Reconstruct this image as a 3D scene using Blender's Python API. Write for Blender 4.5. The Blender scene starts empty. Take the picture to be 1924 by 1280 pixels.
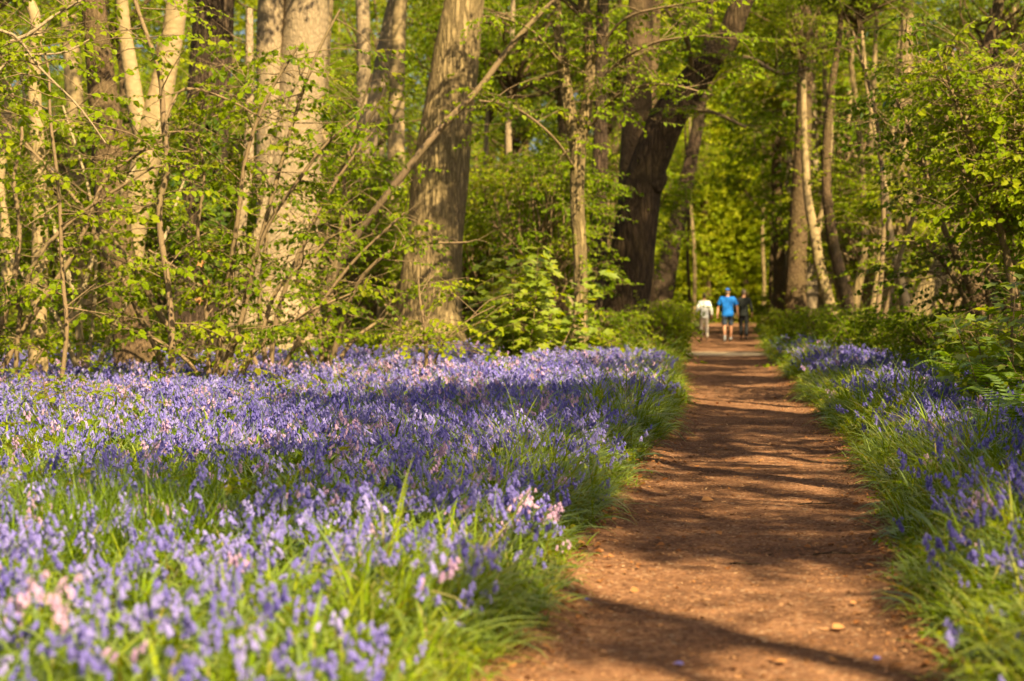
import bpy, math, random
import numpy as np
from mathutils import Vector, Matrix

S = bpy.context.scene
COL = S.collection
PI = math.pi
rad = math.radians

# ------------------------------------------------------------------ camera, sky, sun, exposure
FPX = 3741.0                     # focal length in photo pixels (1924 wide)
CAMH = 1.5
HORIZON = 560.0
cd = bpy.data.cameras.new('camera')
cam = bpy.data.objects.new('camera', cd)
COL.objects.link(cam)
cam.location = (0, 0, CAMH)
cam.rotation_euler = (rad(90) - math.atan(80 / FPX), 0, 0)
cd.sensor_width = 36
cd.lens = 36 * FPX / 1924
cd.clip_end = 1000
cd.dof.use_dof = True
cd.dof.focus_distance = 17.5
cd.dof.aperture_fstop = 2.2
S.camera = cam

SUN_EL = rad(44)
SUN_H = Vector((-0.46, 0.888))     # horizontal direction the light travels
SUN_H.normalize()
w = bpy.data.worlds.new('World')
S.world = w
w.use_nodes = True
nt = w.node_tree
sky = nt.nodes.new('ShaderNodeTexSky')
sky.sky_type = 'NISHITA'
sky.sun_disc = False
sky.sun_elevation = SUN_EL
sky.sun_rotation = math.atan2(-SUN_H.x, -SUN_H.y)
sky.dust_density = 4.0
sky.air_density = 0.8
sky.ozone_density = 0.4
bg = nt.nodes['Background']
bg.inputs['Strength'].default_value = 0.05
nt.links.new(sky.outputs[0], bg.inputs[0])
sd = bpy.data.lights.new('sun', 'SUN')
sd.energy = 5.0
sd.angle = rad(0.5)
sd.color = (1.0, 0.83, 0.47)
sun = bpy.data.objects.new('sun', sd)
COL.objects.link(sun)
ld = Vector((SUN_H.x * math.cos(SUN_EL), SUN_H.y * math.cos(SUN_EL), -math.sin(SUN_EL)))
sun.rotation_euler = ld.to_track_quat('-Z', 'Y').to_euler()
sun.location = (10, -20, 30)
S.view_settings.view_transform = 'Standard'
S.view_settings.look = 'None'
S.view_settings.gamma = 1
S.view_settings.exposure = 1.6
S.view_settings.use_curve_mapping = False
c = S.cycles
c.max_bounces = 6
c.diffuse_bounces = 3
c.glossy_bounces = 2
c.transmission_bounces = 4
c.transparent_max_bounces = 4
c.use_adaptive_sampling = True
c.adaptive_threshold = 0.02
c.sample_clamp_indirect = 4
c.caustics_reflective = False
c.caustics_refractive = False
try:
    c.use_denoising = True
    c.denoiser = 'OPENIMAGEDENOISE'
except Exception:
    pass

# ------------------------------------------------------------------ helpers
def P(px, py, Y):
    """photo pixel at depth Y -> world point"""
    return np.array([(px - 962.0) / FPX * Y, Y, CAMH - (py - HORIZON) / FPX * Y])

def sstep(a, b, x):
    t = np.clip((x - a) / (b - a), 0, 1)
    return t * t * (3 - 2 * t)

class Noise:
    """cheap smooth 2-d noise out of sines"""
    def __init__(s, seed, f, n=8):
        r = np.random.default_rng(seed)
        a = r.uniform(0, 2 * PI, n)
        k = f * r.uniform(0.5, 1.6, n)
        s.kx, s.ky, s.ph = k * np.cos(a), k * np.sin(a), r.uniform(0, 6.28, n)
    def __call__(s, x, y):
        x = np.asarray(x, float)[..., None]
        y = np.asarray(y, float)[..., None]
        return np.sin(x * s.kx + y * s.ky + s.ph).mean(-1) * 1.6

# path: left and right edges by depth
_py = np.array([1280, 1130, 1000, 900, 770, 725, 680, 640, 617])
_L = np.array([930, 1050, 1115, 1200, 1282, 1278, 1284, 1296, 1306])
_R = np.array([1790, 1692, 1662, 1632, 1535, 1492, 1450, 1424, 1409])
_Y = CAMH * FPX / (_py - HORIZON)
_lx = (_L - 962) / FPX * _Y
_rx = (_R - 962) / FPX * _Y
TY = np.concatenate([[-30, 0], _Y, [125, 150, 200]])
TC = np.concatenate([[-5.2, -0.3], (_lx + _rx) / 2, [14.4, 18.5, 26]])
TW = np.concatenate([[0.9, 0.9], (_rx - _lx) / 2, [1.3, 1.3, 1.3]])
_fy = np.linspace(-30, 200, 2301)
_k = np.ones(25) / 25
def _smooth(a):
    return np.convolve(np.pad(a, 12, mode='edge'), _k, 'valid')
_fc, _fw = _smooth(np.interp(_fy, TY, TC)), _smooth(np.interp(_fy, TY, TW))
EN = Noise(5, 2.6)
EN2 = Noise(6, 9.0)
def pc(y): return np.interp(y, _fy, _fc)
def pw(y): return np.interp(y, _fy, _fw) + .05
def edge(x, y):
    """signed distance outside the path edge"""
    x = np.asarray(x, float); y = np.asarray(y, float)
    side = np.sign(x - pc(y))
    wob = 0.10 * EN(side * 3.1, y) + 0.04 * EN2(side * 7.0, y)
    return np.abs(x - pc(y)) - pw(y) - wob
GN = Noise(11, 0.5)
GN2 = Noise(12, 2.4)
def gz(x, y):
    e = edge(x, y)
    return -0.03 + (0.13 + 0.07 * (x > pc(y))) * sstep(-0.05, 0.6, e) + sstep(0.3, 2.5, e) * ((0.07 + .05 * (x < pc(y))) * GN(x, y) + 0.05 + .12 * (x > pc(y))) + sstep(0.1, 0.8, e) * 0.02 * GN2(x, y)

class MB:
    """collects vertex and face chunks and makes one mesh of them"""
    def __init__(s): s.v, s.f, s.n, s.r, s.sm = [], [], 0, [], []
    def add(s, v, f, mat=0, rnd=0.5, smooth=True):
        v = np.asarray(v, float).reshape(-1, 3)
        s.v.append(v)
        s.f.append((np.asarray(f, int) + s.n, mat, smooth))
        s.r.append(np.broadcast_to(np.asarray(rnd, float), (len(v),)))
        s.n += len(v)
    def mesh(s, name, mats, off=(0, 0, 0)):
        me = bpy.data.meshes.new(name)
        V = np.concatenate(s.v) - np.asarray(off)
        me.vertices.add(len(V))
        me.vertices.foreach_set('co', V.astype(np.float32).ravel())
        li = np.concatenate([f.ravel() for f, m, q in s.f])
        tot = np.concatenate([np.full(len(f), f.shape[1]) for f, m, q in s.f])
        mi = np.concatenate([np.full(len(f), m) for f, m, q in s.f])
        sm = np.concatenate([np.full(len(f), q) for f, m, q in s.f])
        st = np.concatenate([[0], np.cumsum(tot)[:-1]])
        me.loops.add(len(li))
        me.loops.foreach_set('vertex_index', li.astype(np.int32))
        me.polygons.add(len(tot))
        me.polygons.foreach_set('loop_start', st.astype(np.int32))
        me.polygons.foreach_set('loop_total', tot.astype(np.int32))
        me.polygons.foreach_set('material_index', mi.astype(np.int32))
        me.polygons.foreach_set('use_smooth', sm.astype(bool))
        a = me.attributes.new('rnd', 'FLOAT', 'POINT')
        a.data.foreach_set('value', np.concatenate(s.r).astype(np.float32))
        for m in mats: me.materials.append(m)
        me.update(calc_edges=True)
        return me

def link(name, data, parent=None, loc=None, rz=None, sc=None):
    o = bpy.data.objects.new(name, data)
    COL.objects.link(o)
    if parent is not None: o.parent = parent
    if loc is not None: o.location = [float(q) for q in loc]
    if rz is not None: o.rotation_euler = (0, 0, float(rz))
    if sc is not None: o.scale = (sc, sc, sc) if np.isscalar(sc) else sc
    return o

def tag(o, label, cat, group=None):
    o['label'] = label
    o['category'] = cat
    if group: o['group'] = group
    return o

def kind(o, k, label=None, cat=None):
    o['kind'] = k
    if label: o['label'] = label
    if cat: o['category'] = cat
    return o

def nrm(a):
    return a / np.maximum(np.linalg.norm(a, axis=-1, keepdims=True), 1e-9)

def resample(pts, rr, step):
    pts = np.asarray(pts, float); rr = np.asarray(rr, float)
    d = np.concatenate([[0], np.cumsum(np.linalg.norm(np.diff(pts, axis=0), axis=1))])
    n = max(3, int(d[-1] / step) + 1)
    # catmull-rom through the points
    t = np.linspace(0, d[-1], n)
    i = np.clip(np.searchsorted(d, t, side='right') - 1, 0, len(d) - 2)
    u = ((t - d[i]) / np.maximum(d[i + 1] - d[i], 1e-9))[:, None]
    p1, p2 = pts[i], pts[i + 1]
    h = np.maximum(d[i + 1] - d[i], 1e-9)[:, None]
    tan = np.gradient(pts, d, axis=0)
    m1, m2 = tan[i] * h, tan[i + 1] * h
    q = (2*u**3-3*u**2+1)*p1 + (u**3-2*u**2+u)*m1 + (-2*u**3+3*u**2)*p2 + (u**3-u**2)*m2
    return q, np.interp(t, d, rr)

def tube(mb, pts, rr, n=6, mat=0, rnd=0.5, cap=True, lump=0, seed=0, flute=0):
    pts = np.asarray(pts, float); rr = np.asarray(rr, float)
    k = len(pts)
    tan = nrm(np.gradient(pts, axis=0))
    ref = np.array([0.0, -1.0, 0.05]) if abs(tan[:, 1]).mean() < 0.85 else np.array([1.0, 0, 0])
    a = nrm(np.cross(tan, ref)); b = np.cross(a, tan)
    th = np.linspace(0, 2 * PI, n, endpoint=False)
    R = np.repeat(rr[:, None], n, 1)
    if lump:
        r = np.random.default_rng(seed)
        s = np.arange(k)[:, None] * np.linalg.norm(np.diff(pts, axis=0), axis=1).mean()
        m = 0
        for j in range(7):
            m = m + np.sin(th[None] * r.integers(1, 5) + s * r.uniform(0.4, 2.6) + r.uniform(0, 6.28)) * r.uniform(0.3, 1)
        R = R * (1 + lump * m / 3)
    V = pts[:, None] + R[..., None] * (np.cos(th)[None, :, None] * a[:, None] + np.sin(th)[None, :, None] * b[:, None])
    i, j = np.meshgrid(np.arange(k - 1), np.arange(n), indexing='ij')
    f = np.stack([i * n + j, i * n + (j + 1) % n, (i + 1) * n + (j + 1) % n, (i + 1) * n + j], -1).reshape(-1, 4)
    mb.add(V, f, mat, rnd)
    if cap:
        o = (k - 1) * n
        mb.add(np.concatenate([V[-1], pts[-1:] + tan[-1:] * rr[-1] * 0.5]), [[q, (q + 1) % n, n] for q in range(n)], mat, rnd)

# ------------------------------------------------------------------ materials
def mat(name):
    m = bpy.data.materials.new(name)
    m.use_nodes = True
    t = m.node_tree
    t.nodes.clear()
    out = t.nodes.new('ShaderNodeOutputMaterial')
    N = lambda ty, **kw: _node(t, ty, **kw)
    return m, t, out, N
def _node(t, ty, **kw):
    n = t.nodes.new('ShaderNode' + ty)
    for k, v in kw.items():
        if k in n.inputs: n.inputs[k].default_value = v
        else: setattr(n, k, v)
    return n
def ramp(t, stops):
    r = t.nodes.new('ShaderNodeValToRGB')
    e = r.color_ramp.elements
    while len(e) < len(stops): e.new(0.5)
    for x, (p, c) in zip(e, stops):
        x.position = p
        x.color = (*c, 1)
    return r
def mixc(t, a, b, fac, mode='MIX'):
    m = t.nodes.new('ShaderNodeMix')
    m.data_type = 'RGBA'
    m.blend_type = mode
    for s, v in ((0, fac), (6, a), (7, b)):
        if hasattr(v, 'type'): t.links.new(v, m.inputs[s])
        else: m.inputs[s].default_value = v if s == 0 else (*v, 1)
    return m.outputs[2]

def leaf_mat(name, stops, trans=0.5, gloss=0.035, tcol=None, vary=0.3):
    m, t, out, N = mat(name)
    a = N('Attribute', attribute_name='rnd')
    oi = N('ObjectInfo')
    mm = N('Math', operation='MULTIPLY_ADD')
    t.links.new(oi.outputs['Random'], mm.inputs[0]); mm.inputs[1].default_value = vary
    t.links.new(a.outputs['Fac'], mm.inputs[2])
    ms = N('Math', operation='SUBTRACT'); t.links.new(mm.outputs[0], ms.inputs[0]); ms.inputs[1].default_value = vary / 2
    r = ramp(t, stops)
    t.links.new(ms.outputs[0], r.inputs[0])
    d = N('BsdfDiffuse'); t.links.new(r.outputs[0], d.inputs[0])
    tr = N('BsdfTranslucent')
    tc = mixc(t, r.outputs[0], tcol or (1.95, 1.85, 0.5), 1.0, 'MULTIPLY')
    t.links.new(tc, tr.inputs[0])
    mx = N('MixShader'); mx.inputs[0].default_value = trans
    t.links.new(d.outputs[0], mx.inputs[1]); t.links.new(tr.outputs[0], mx.inputs[2])
    g = N('BsdfGlossy', Roughness=0.42); g.inputs[0].default_value = (0.9, 0.95, 0.85, 1)
    fr = N('LayerWeight', Blend=0.25)
    fm = N('Math', operation='MULTIPLY'); t.links.new(fr.outputs['Fresnel'], fm.inputs[0]); fm.inputs[1].default_value = gloss * 4
    m2 = N('MixShader'); t.links.new(fm.outputs[0], m2.inputs[0])
    t.links.new(mx.outputs[0], m2.inputs[1]); t.links.new(g.outputs[0], m2.inputs[2])
    t.links.new(m2.outputs[0], out.inputs[0])
    return m

def bark_mat(name, light, dark, moss=(0.10, 0.12, 0.02), mossamt=0.35, crack=0.5, cs=(9, 9, 1.6), fine=26):
    m, t, out, N = mat(name)
    tc = N('TexCoord')
    L = t.links.new
    mp = N('Mapping'); L(tc.outputs['Object'], mp.inputs[0]); mp.inputs['Scale'].default_value = (1, 1, 0.35)
    n1 = N('TexNoise', Scale=float(fine), Detail=6.0, Roughness=0.65); L(mp.outputs[0], n1.inputs[0])
    mp2 = N('Mapping'); L(tc.outputs['Object'], mp2.inputs[0]); mp2.inputs['Scale'].default_value = cs
    nd = N('TexNoise', Scale=3.0, Detail=3.0); L(mp2.outputs[0], nd.inputs[0])
    va = N('VectorMath', operation='MULTIPLY_ADD'); L(nd.outputs['Color'], va.inputs[0]); va.inputs[1].default_value = (0.7, 0.7, 0.7); L(mp2.outputs[0], va.inputs[2])
    vo = N('TexVoronoi', feature='DISTANCE_TO_EDGE', Scale=1.0); L(va.outputs[0], vo.inputs['Vector'])
    cr = ramp(t, [(0.0, (0, 0, 0)), (0.28, (1, 1, 1))]); L(vo.outputs['Distance'], cr.inputs[0])
    base = mixc(t, dark, light, n1.outputs['Fac'])
    nb = N('TexNoise', Scale=1.3, Detail=4.0, Roughness=0.6); L(tc.outputs['Object'], nb.inputs[0])
    rb = ramp(t, [(0.42, (0, 0, 0)), (0.68, (1, 1, 1))]); L(nb.outputs['Fac'], rb.inputs[0])
    mm = N('Math', operation='MULTIPLY'); L(rb.outputs[0], mm.inputs[0]); mm.inputs[1].default_value = mossamt
    base = mixc(t, base, moss, mm.outputs[0])
    inv = N('Math', operation='MULTIPLY_ADD'); L(cr.outputs[0], inv.inputs[0]); inv.inputs[1].default_value = -crack; inv.inputs[2].default_value = crack
    base = mixc(t, base, tuple(q * 0.35 for q in dark), inv.outputs[0])
    p = N('BsdfPrincipled', Roughness=0.9); p.inputs['Specular IOR Level'].default_value = 0.15
    L(base, p.inputs['Base Color'])
    b1 = N('Bump', Strength=0.5, Distance=0.03); L(n1.outputs['Fac'], b1.inputs['Height'])
    b2 = N('Bump', Strength=min(1.0, crack * 1.3), Distance=0.05); L(cr.outputs[0], b2.inputs['Height']); L(b1.outputs[0], b2.inputs['Normal'])
    L(b2.outputs[0], p.inputs['Normal'])
    L(p.outputs[0], out.inputs[0])
    return m

def plain(name, col, rough=0.8, noise=0.0, ns=20.0):
    m, t, out, N = mat(name)
    p = N('BsdfPrincipled', Roughness=rough); p.inputs['Specular IOR Level'].default_value = 0.25
    if noise:
        tc = N('TexCoord')
        n = N('TexNoise', Scale=ns, Detail=4.0); t.links.new(tc.outputs['Object'], n.inputs[0])
        t.links.new(mixc(t, tuple(q * (1 - noise) for q in col), tuple(min(1, q * (1 + noise)) for q in col), n.outputs['Fac']), p.inputs['Base Color'])
    else:
        p.inputs['Base Color'].default_value = (*col, 1)
    t.links.new(p.outputs[0], out.inputs[0])
    return m

M_LEAF = leaf_mat('spring_leaf', [(0.0, (0.075, 0.125, 0.003)), (0.5, (0.14, 0.195, 0.004)), (0.85, (0.20, 0.235, 0.006)), (1.0, (0.21, 0.20, 0.014))])
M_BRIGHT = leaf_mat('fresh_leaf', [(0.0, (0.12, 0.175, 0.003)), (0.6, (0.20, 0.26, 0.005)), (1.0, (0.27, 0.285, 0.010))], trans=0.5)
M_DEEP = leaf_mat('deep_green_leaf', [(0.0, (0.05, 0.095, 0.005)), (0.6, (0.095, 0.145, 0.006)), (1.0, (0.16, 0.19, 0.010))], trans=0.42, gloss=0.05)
M_STRAP = leaf_mat('strap_leaf', [(0.0, (0.07, 0.125, 0.004)), (0.6, (0.17, 0.245, 0.006)), (1.0, (0.27, 0.31, 0.012))], trans=0.45, gloss=0.06)
M_GRASS = leaf_mat('verge_grass', [(0.0, (0.07, 0.125, 0.004)), (0.6, (0.175, 0.245, 0.006)), (0.93, (0.28, 0.31, 0.012)), (1.0, (0.30, 0.25, 0.07))], trans=0.42, gloss=0.05)
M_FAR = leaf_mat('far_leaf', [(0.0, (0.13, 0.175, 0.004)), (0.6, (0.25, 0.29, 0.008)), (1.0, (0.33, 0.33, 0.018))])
M_FERN = leaf_mat('fern_green', [(0.0, (0.05, 0.11, 0.006)), (1.0, (0.15, 0.22, 0.012))], trans=0.45)
M_IVY = leaf_mat('ivy_leaf', [(0.0, (0.03, 0.06, 0.004)), (1.0, (0.09, 0.13, 0.008))], trans=0.2, gloss=0.05)
M_BELL = leaf_mat('bell_petals', [(0.0, (0.13, 0.105, 0.42)), (0.35, (0.25, 0.21, 0.57)), (0.66, (0.44, 0.38, 0.70)), (0.70, (0.42, 0.26, 0.46)), (0.92, (0.60, 0.40, 0.53)), (1.0, (0.74, 0.66, 0.68))], trans=0.35, gloss=0.02, tcol=(1.25, 1.2, 1.3), vary=0.0)
M_DEADLEAF = leaf_mat('dead_leaf', [(0.0, (0.22, 0.08, 0.025)), (1.0, (0.45, 0.22, 0.09))], trans=0.25, tcol=(1.2, 0.9, 0.5))
M_BEECH = bark_mat('pale_beech_bark', (0.42, 0.295, 0.155), (0.26, 0.18, 0.095), mossamt=0.35, moss=(0.20, 0.16, 0.06), crack=0.15, cs=(3, 3, 6), fine=9)
M_GREYB = bark_mat('grey_beech_bark', (0.45, 0.32, 0.19), (0.22, 0.16, 0.105), mossamt=0.25, moss=(0.17, 0.14, 0.06), crack=0.30, cs=(13, 13, 6), fine=16)
M_OAK = bark_mat('fissured_oak_bark', (0.48, 0.34, 0.165), (0.15, 0.10, 0.05), mossamt=0.3, moss=(0.20, 0.17, 0.05), crack=0.6, cs=(10, 10, 1.5))
M_BROWN = bark_mat('brown_bark', (0.21, 0.13, 0.07), (0.08, 0.05, 0.028), mossamt=0.3, moss=(0.13, 0.11, 0.03), crack=0.4, cs=(14, 14, 5))
M_DARK = bark_mat('dark_ridged_bark', (0.17, 0.105, 0.065), (0.055, 0.036, 0.025), mossamt=0.2, crack=0.75, cs=(13, 13, 2.2))
M_SHADYOAK = bark_mat('shade_dark_oak_bark', (0.13, 0.08, 0.042), (0.035, 0.022, 0.013), mossamt=0.3, moss=(0.07, 0.055, 0.018), crack=0.6, cs=(9, 9, 1.6), fine=22)  # bark colour darkened to stand in for the shade on the giant oak
M_TWIG = bark_mat('twig_bark', (0.30, 0.20, 0.115), (0.14, 0.09, 0.05), mossamt=0.3, moss=(0.13, 0.12, 0.03), crack=0.1, fine=40)
M_PALETWIG = bark_mat('pale_twig_bark', (0.50, 0.38, 0.23), (0.28, 0.2, 0.12), mossamt=0.2, crack=0.05, fine=40)
M_WOODCHIP = leaf_mat('wood_chips', [(0.0, (0.10, 0.045, 0.022)), (0.6, (0.26, 0.125, 0.06)), (0.93, (0.42, 0.24, 0.13)), (1.0, (0.62, 0.45, 0.28))], trans=0.02, gloss=0.01)

def path_material():
    m, t, out, N = mat('woodchip_path')
    L = t.links.new
    tc = N('TexCoord')
    n0 = N('TexNoise', Scale=0.9, Detail=5.0, Roughness=0.6); L(tc.outputs['Object'], n0.inputs[0])
    n1 = N('TexNoise', Scale=9.0, Detail=8.0, Roughness=0.75); L(tc.outputs['Object'], n1.inputs[0])
    vo = N('TexVoronoi', Scale=55.0); L(tc.outputs['Object'], vo.inputs['Vector'])
    sp = N('SeparateColor'); L(vo.outputs['Color'], sp.inputs[0])
    r = ramp(t, [(0.0, (0.05, 0.022, 0.012)), (0.45, (0.18, 0.082, 0.043)), (0.8, (0.285, 0.142, 0.078)), (0.95, (0.34, 0.19, 0.10)), (1.0, (0.5, 0.36, 0.24))])
    L(sp.outputs[0], r.inputs[0])
    r1 = ramp(t, [(0.32, (0.085, 0.038, 0.021)), (0.68, (0.32, 0.165, 0.090))]); L(n1.outputs['Fac'], r1.inputs[0])
    c1 = mixc(t, r1.outputs[0], r.outputs[0], 0.5)
    r0 = ramp(t, [(0.36, (0.62, 0.58, 0.56)), (0.5, (0.95, 0.92, 0.9)), (0.66, (1.15, 1.13, 1.1))]); L(n0.outputs['Fac'], r0.inputs[0])
    c2 = mixc(t, c1, r0.outputs[0], 1.0, 'MULTIPLY')
    # a patch of pale sand across the path farther on
    sx = N('SeparateXYZ'); L(tc.outputs['Object'], sx.inputs[0])
    ad = N('Math', operation='MULTIPLY_ADD'); L(n0.outputs['Fac'], ad.inputs[0]); ad.inputs[1].default_value = 4.0; L(sx.outputs[1], ad.inputs[2])
    sb = N('Math', operation='SUBTRACT'); L(ad.outputs[0], sb.inputs[0]); sb.inputs[1].default_value = 55.5
    ab = N('Math', operation='ABSOLUTE'); L(sb.outputs[0], ab.inputs[0])
    mr = N('MapRange'); L(ab.outputs[0], mr.inputs[0]); mr.inputs[1].default_value = 2.4; mr.inputs[2].default_value = 0.9; mr.inputs[3].default_value = 0; mr.inputs[4].default_value = 0.8
    c3 = mixc(t, c2, (0.55, 0.43, 0.30), mr.outputs[0])
    p = N('BsdfPrincipled', Roughness=0.95); p.inputs['Specular IOR Level'].default_value = 0.1
    L(c3, p.inputs['Base Color'])
    b1 = N('Bump', Strength=0.8, Distance=0.02); L(n1.outputs['Fac'], b1.inputs['Height'])
    b2 = N('Bump', Strength=0.5, Distance=0.008); L(sp.outputs[1], b2.inputs['Height']); L(b1.outputs[0], b2.inputs['Normal'])
    L(b2.outputs[0], p.inputs['Normal'])
    L(p.outputs[0], out.inputs[0])
    return m

def ground_material():
    m, t, out, N = mat('woodland_soil')
    L = t.links.new
    tc = N('TexCoord')
    n1 = N('TexNoise', Scale=14.0, Detail=8.0, Roughness=0.7); L(tc.outputs['Object'], n1.inputs[0])
    n0 = N('TexNoise', Scale=0.7, Detail=5.0); L(tc.outputs['Object'], n0.inputs[0])
    r1 = ramp(t, [(0.3, (0.035, 0.026, 0.012)), (0.55, (0.09, 0.06, 0.025)), (0.75, (0.16, 0.10, 0.045))]); L(n1.outputs['Fac'], r1.inputs[0])
    r2 = ramp(t, [(0.3, (0.025, 0.045, 0.008)), (0.7, (0.06, 0.10, 0.015))]); L(n1.outputs['Fac'], r2.inputs[0])
    r0 = ramp(t, [(0.4, (0.25, 0.25, 0.25)), (0.6, (0.9, 0.9, 0.9))]); L(n0.outputs['Fac'], r0.inputs[0])
    p = N('BsdfPrincipled', Roughness=0.95); p.inputs['Specular IOR Level'].default_value = 0.1
    L(mixc(t, r1.outputs[0], r2.outputs[0], r0.outputs[0]), p.inputs['Base Color'])
    b = N('Bump', Strength=0.8, Distance=0.05); L(n1.outputs['Fac'], b.inputs['Height']); L(b.outputs[0], p.inputs['Normal'])
    L(p.outputs[0], out.inputs[0])
    return m

# ------------------------------------------------------------------ ground and path
def grid(xs, ys, zf):
    X, Y = np.meshgrid(xs, ys)
    V = np.stack([X, Y, zf(X, Y)], -1)
    n = len(xs)
    i, j = np.meshgrid(np.arange(len(ys) - 1), np.arange(n - 1), indexing='ij')
    return V.reshape(-1, 3), np.stack([i * n + j, i * n + j + 1, (i + 1) * n + j + 1, (i + 1) * n + j], -1).reshape(-1, 4)

def build_ground():
    mb = MB()
    xs = np.concatenate([[-400, -200, -110], np.arange(-60, -12, 1.5), np.arange(-12, 14, 0.22), np.arange(14, 61, 1.5), [110, 200, 400]])
    ys = np.concatenate([[-300, -150, -70], np.arange(-30, 5, 1.5), np.arange(5, 50, 0.22), np.arange(50, 130, 0.9), np.arange(131, 200, 6), [260, 400, 700]])
    v, f = grid(xs, ys, lambda X, Y: gz(X, Y))
    mb.add(v, f)
    kind(link('ground', mb.mesh('ground', [ground_material()])), 'structure')
    mb = MB()
    ys = np.concatenate([np.arange(-20, 6, 0.4), np.arange(6, 22, 0.035), np.arange(22, 50, 0.1), np.arange(50, 150, 0.4)])
    us = np.linspace(-1.12, 1.12, 90)
    U, Y = np.meshgrid(us, ys)
    X = pc(Y) + U * (pw(Y) + 0.05)
    r1, r2, r3 = Noise(21, 1.5), Noise(22, 7), Noise(23, 30)
    r4 = Noise(24, 70, 14)
    Z = 0.016 * r1(X, Y) + 0.010 * r2(X, Y) + 0.009 * r3(X, Y) + 0.007 * r4(X, Y) + 0.0 - 0.06 * sstep(0.93, 1.12, np.abs(U))
    Z = Z + 0.035 * sstep(0.6, 1.0, np.abs(U)) * (1 - sstep(1.0, 1.1, np.abs(U)))
    n = len(us)
    i, j = np.meshgrid(np.arange(len(ys) - 1), np.arange(n - 1), indexing='ij')
    f = np.stack([i * n + j, i * n + j + 1, (i + 1) * n + j + 1, (i + 1) * n + j], -1).reshape(-1, 4)
    mb.add(np.stack([X, Y, Z], -1), f)
    kind(link('path', mb.mesh('path', [path_material()])), 'structure')
build_ground()

# ------------------------------------------------------------------ leaf building blocks
LEAF_V = np.array([[0, 0, 0], [-.40, .3, .10], [-.32, .68, .07], [0, 1, -.10], [.32, .68, .07], [.40, .3, .10]])
LEAF_F = np.array([[0, 3, 2, 1], [0, 5, 4, 3]])
_h = [(-.16, -.05), (-.46, .05), (-.34, .28), (-.62, .62), (-.26, .60), (0, 1.0)]
LOBE_V = np.array([[0, .38, -.05]] + [[x, y, .06 * abs(x) - .10 * (y - .3) ** 2] for x, y in [(0, 0)] + _h + [(-x, y) for x, y in _h[-2::-1]]])
LOBE_F = np.array([[0, i, i % 12 + 1] for i in range(1, 13)])

def put_leaves(mb, pos, d, up, size, rnd, matn=0, lobed=False):
    pos, d, up = map(lambda q: np.asarray(q, float), (pos, d, up))
    y = nrm(d)
    x = nrm(np.cross(y, up)); z = np.cross(x, y)
    PV, PF = (LOBE_V, LOBE_F) if lobed else (LEAF_V, LEAF_F)
    s = np.asarray(size)[:, None, None]
    V = pos[:, None] + s * (PV[None, :, 0:1] * x[:, None] + PV[None, :, 1:2] * y[:, None] + PV[None, :, 2:3] * z[:, None])
    F = PF[None] + (np.arange(len(pos)) * len(PV))[:, None, None]
    mb.add(V, F.reshape(-1, PF.shape[1]), matn, np.repeat(rnd, len(PV)), smooth=False)

def rotz(yaw, pitch, roll):
    cy, sy, cp, sp, cr, sr = np.cos(yaw), np.sin(yaw), np.cos(pitch), np.sin(pitch), np.cos(roll), np.sin(roll)
    R = np.empty((len(yaw), 3, 3))
    R[:, 0, 0] = cy * cp; R[:, 0, 1] = cy * sp * sr - sy * cr; R[:, 0, 2] = cy * sp * cr + sy * sr
    R[:, 1, 0] = sy * cp; R[:, 1, 1] = sy * sp * sr + cy * cr; R[:, 1, 2] = sy * sp * cr - cy * sr
    R[:, 2, 0] = -sp; R[:, 2, 1] = cp * sr; R[:, 2, 2] = cp * cr
    return R

def copies(mb, V, F, R, T, sc, matn, rnd, smooth=True):
    """put copies of the shape V, F at T turned by R, sized sc"""
    W = np.einsum('nij,vj->nvi', R, V) * sc[:, None, None] + T[:, None]
    n = len(V)
    FF = F[None] + (np.arange(len(T)) * n)[:, None, None]
    r = rnd if np.ndim(rnd) == 2 else np.repeat(np.asarray(rnd)[:, None], n, 1)
    mb.add(W.reshape(-1, 3), FF.reshape(-1, F.shape[1]), matn, r.ravel(), smooth)

def spray_protos(seed, n=6, leaves=11, leaf=0.105, L=0.60):
    out = []
    for k in range(n):
        r = np.random.default_rng(seed + k)
        mb = MB()
        bend = r.uniform(-.15, .15)
        cur = lambda t: np.stack([t * L, bend * L * t ** 2 + 0 * t, -0.12 * L * t ** 2], -1)
        t = np.linspace(0.12, 1, leaves) + r.uniform(-.03, .03, leaves)
        p = cur(t)
        side = np.where(np.arange(leaves) % 2, 1, -1)
        side[-1] = 0
        a = r.uniform(35, 75, leaves) * PI / 180
        d = np.stack([np.cos(a), side * np.sin(a), r.uniform(-.95, .15, leaves)], -1)
        up = np.stack([r.normal(0, .65, leaves), r.normal(0, .65, leaves), np.ones(leaves)], -1)
        put_leaves(mb, p + side[:, None] * np.array([0, .012, 0]), d, up, leaf * r.uniform(.45, 1.3, leaves), np.zeros(leaves))
        lv, lf = np.concatenate(mb.v), np.concatenate([q[0] for q in mb.f])
        tb = MB()
        tube(tb, cur(np.linspace(0, 1, 4)), [.006, .005, .004, .002], n=3, cap=False)
        out.append((lv, lf, np.concatenate(tb.v), np.concatenate([q[0] for q in tb.f])))
    return out
SPRAYS = spray_protos(100)
BIGSPRAYS = spray_protos(140, leaves=10, leaf=0.17, L=0.9)

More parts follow.
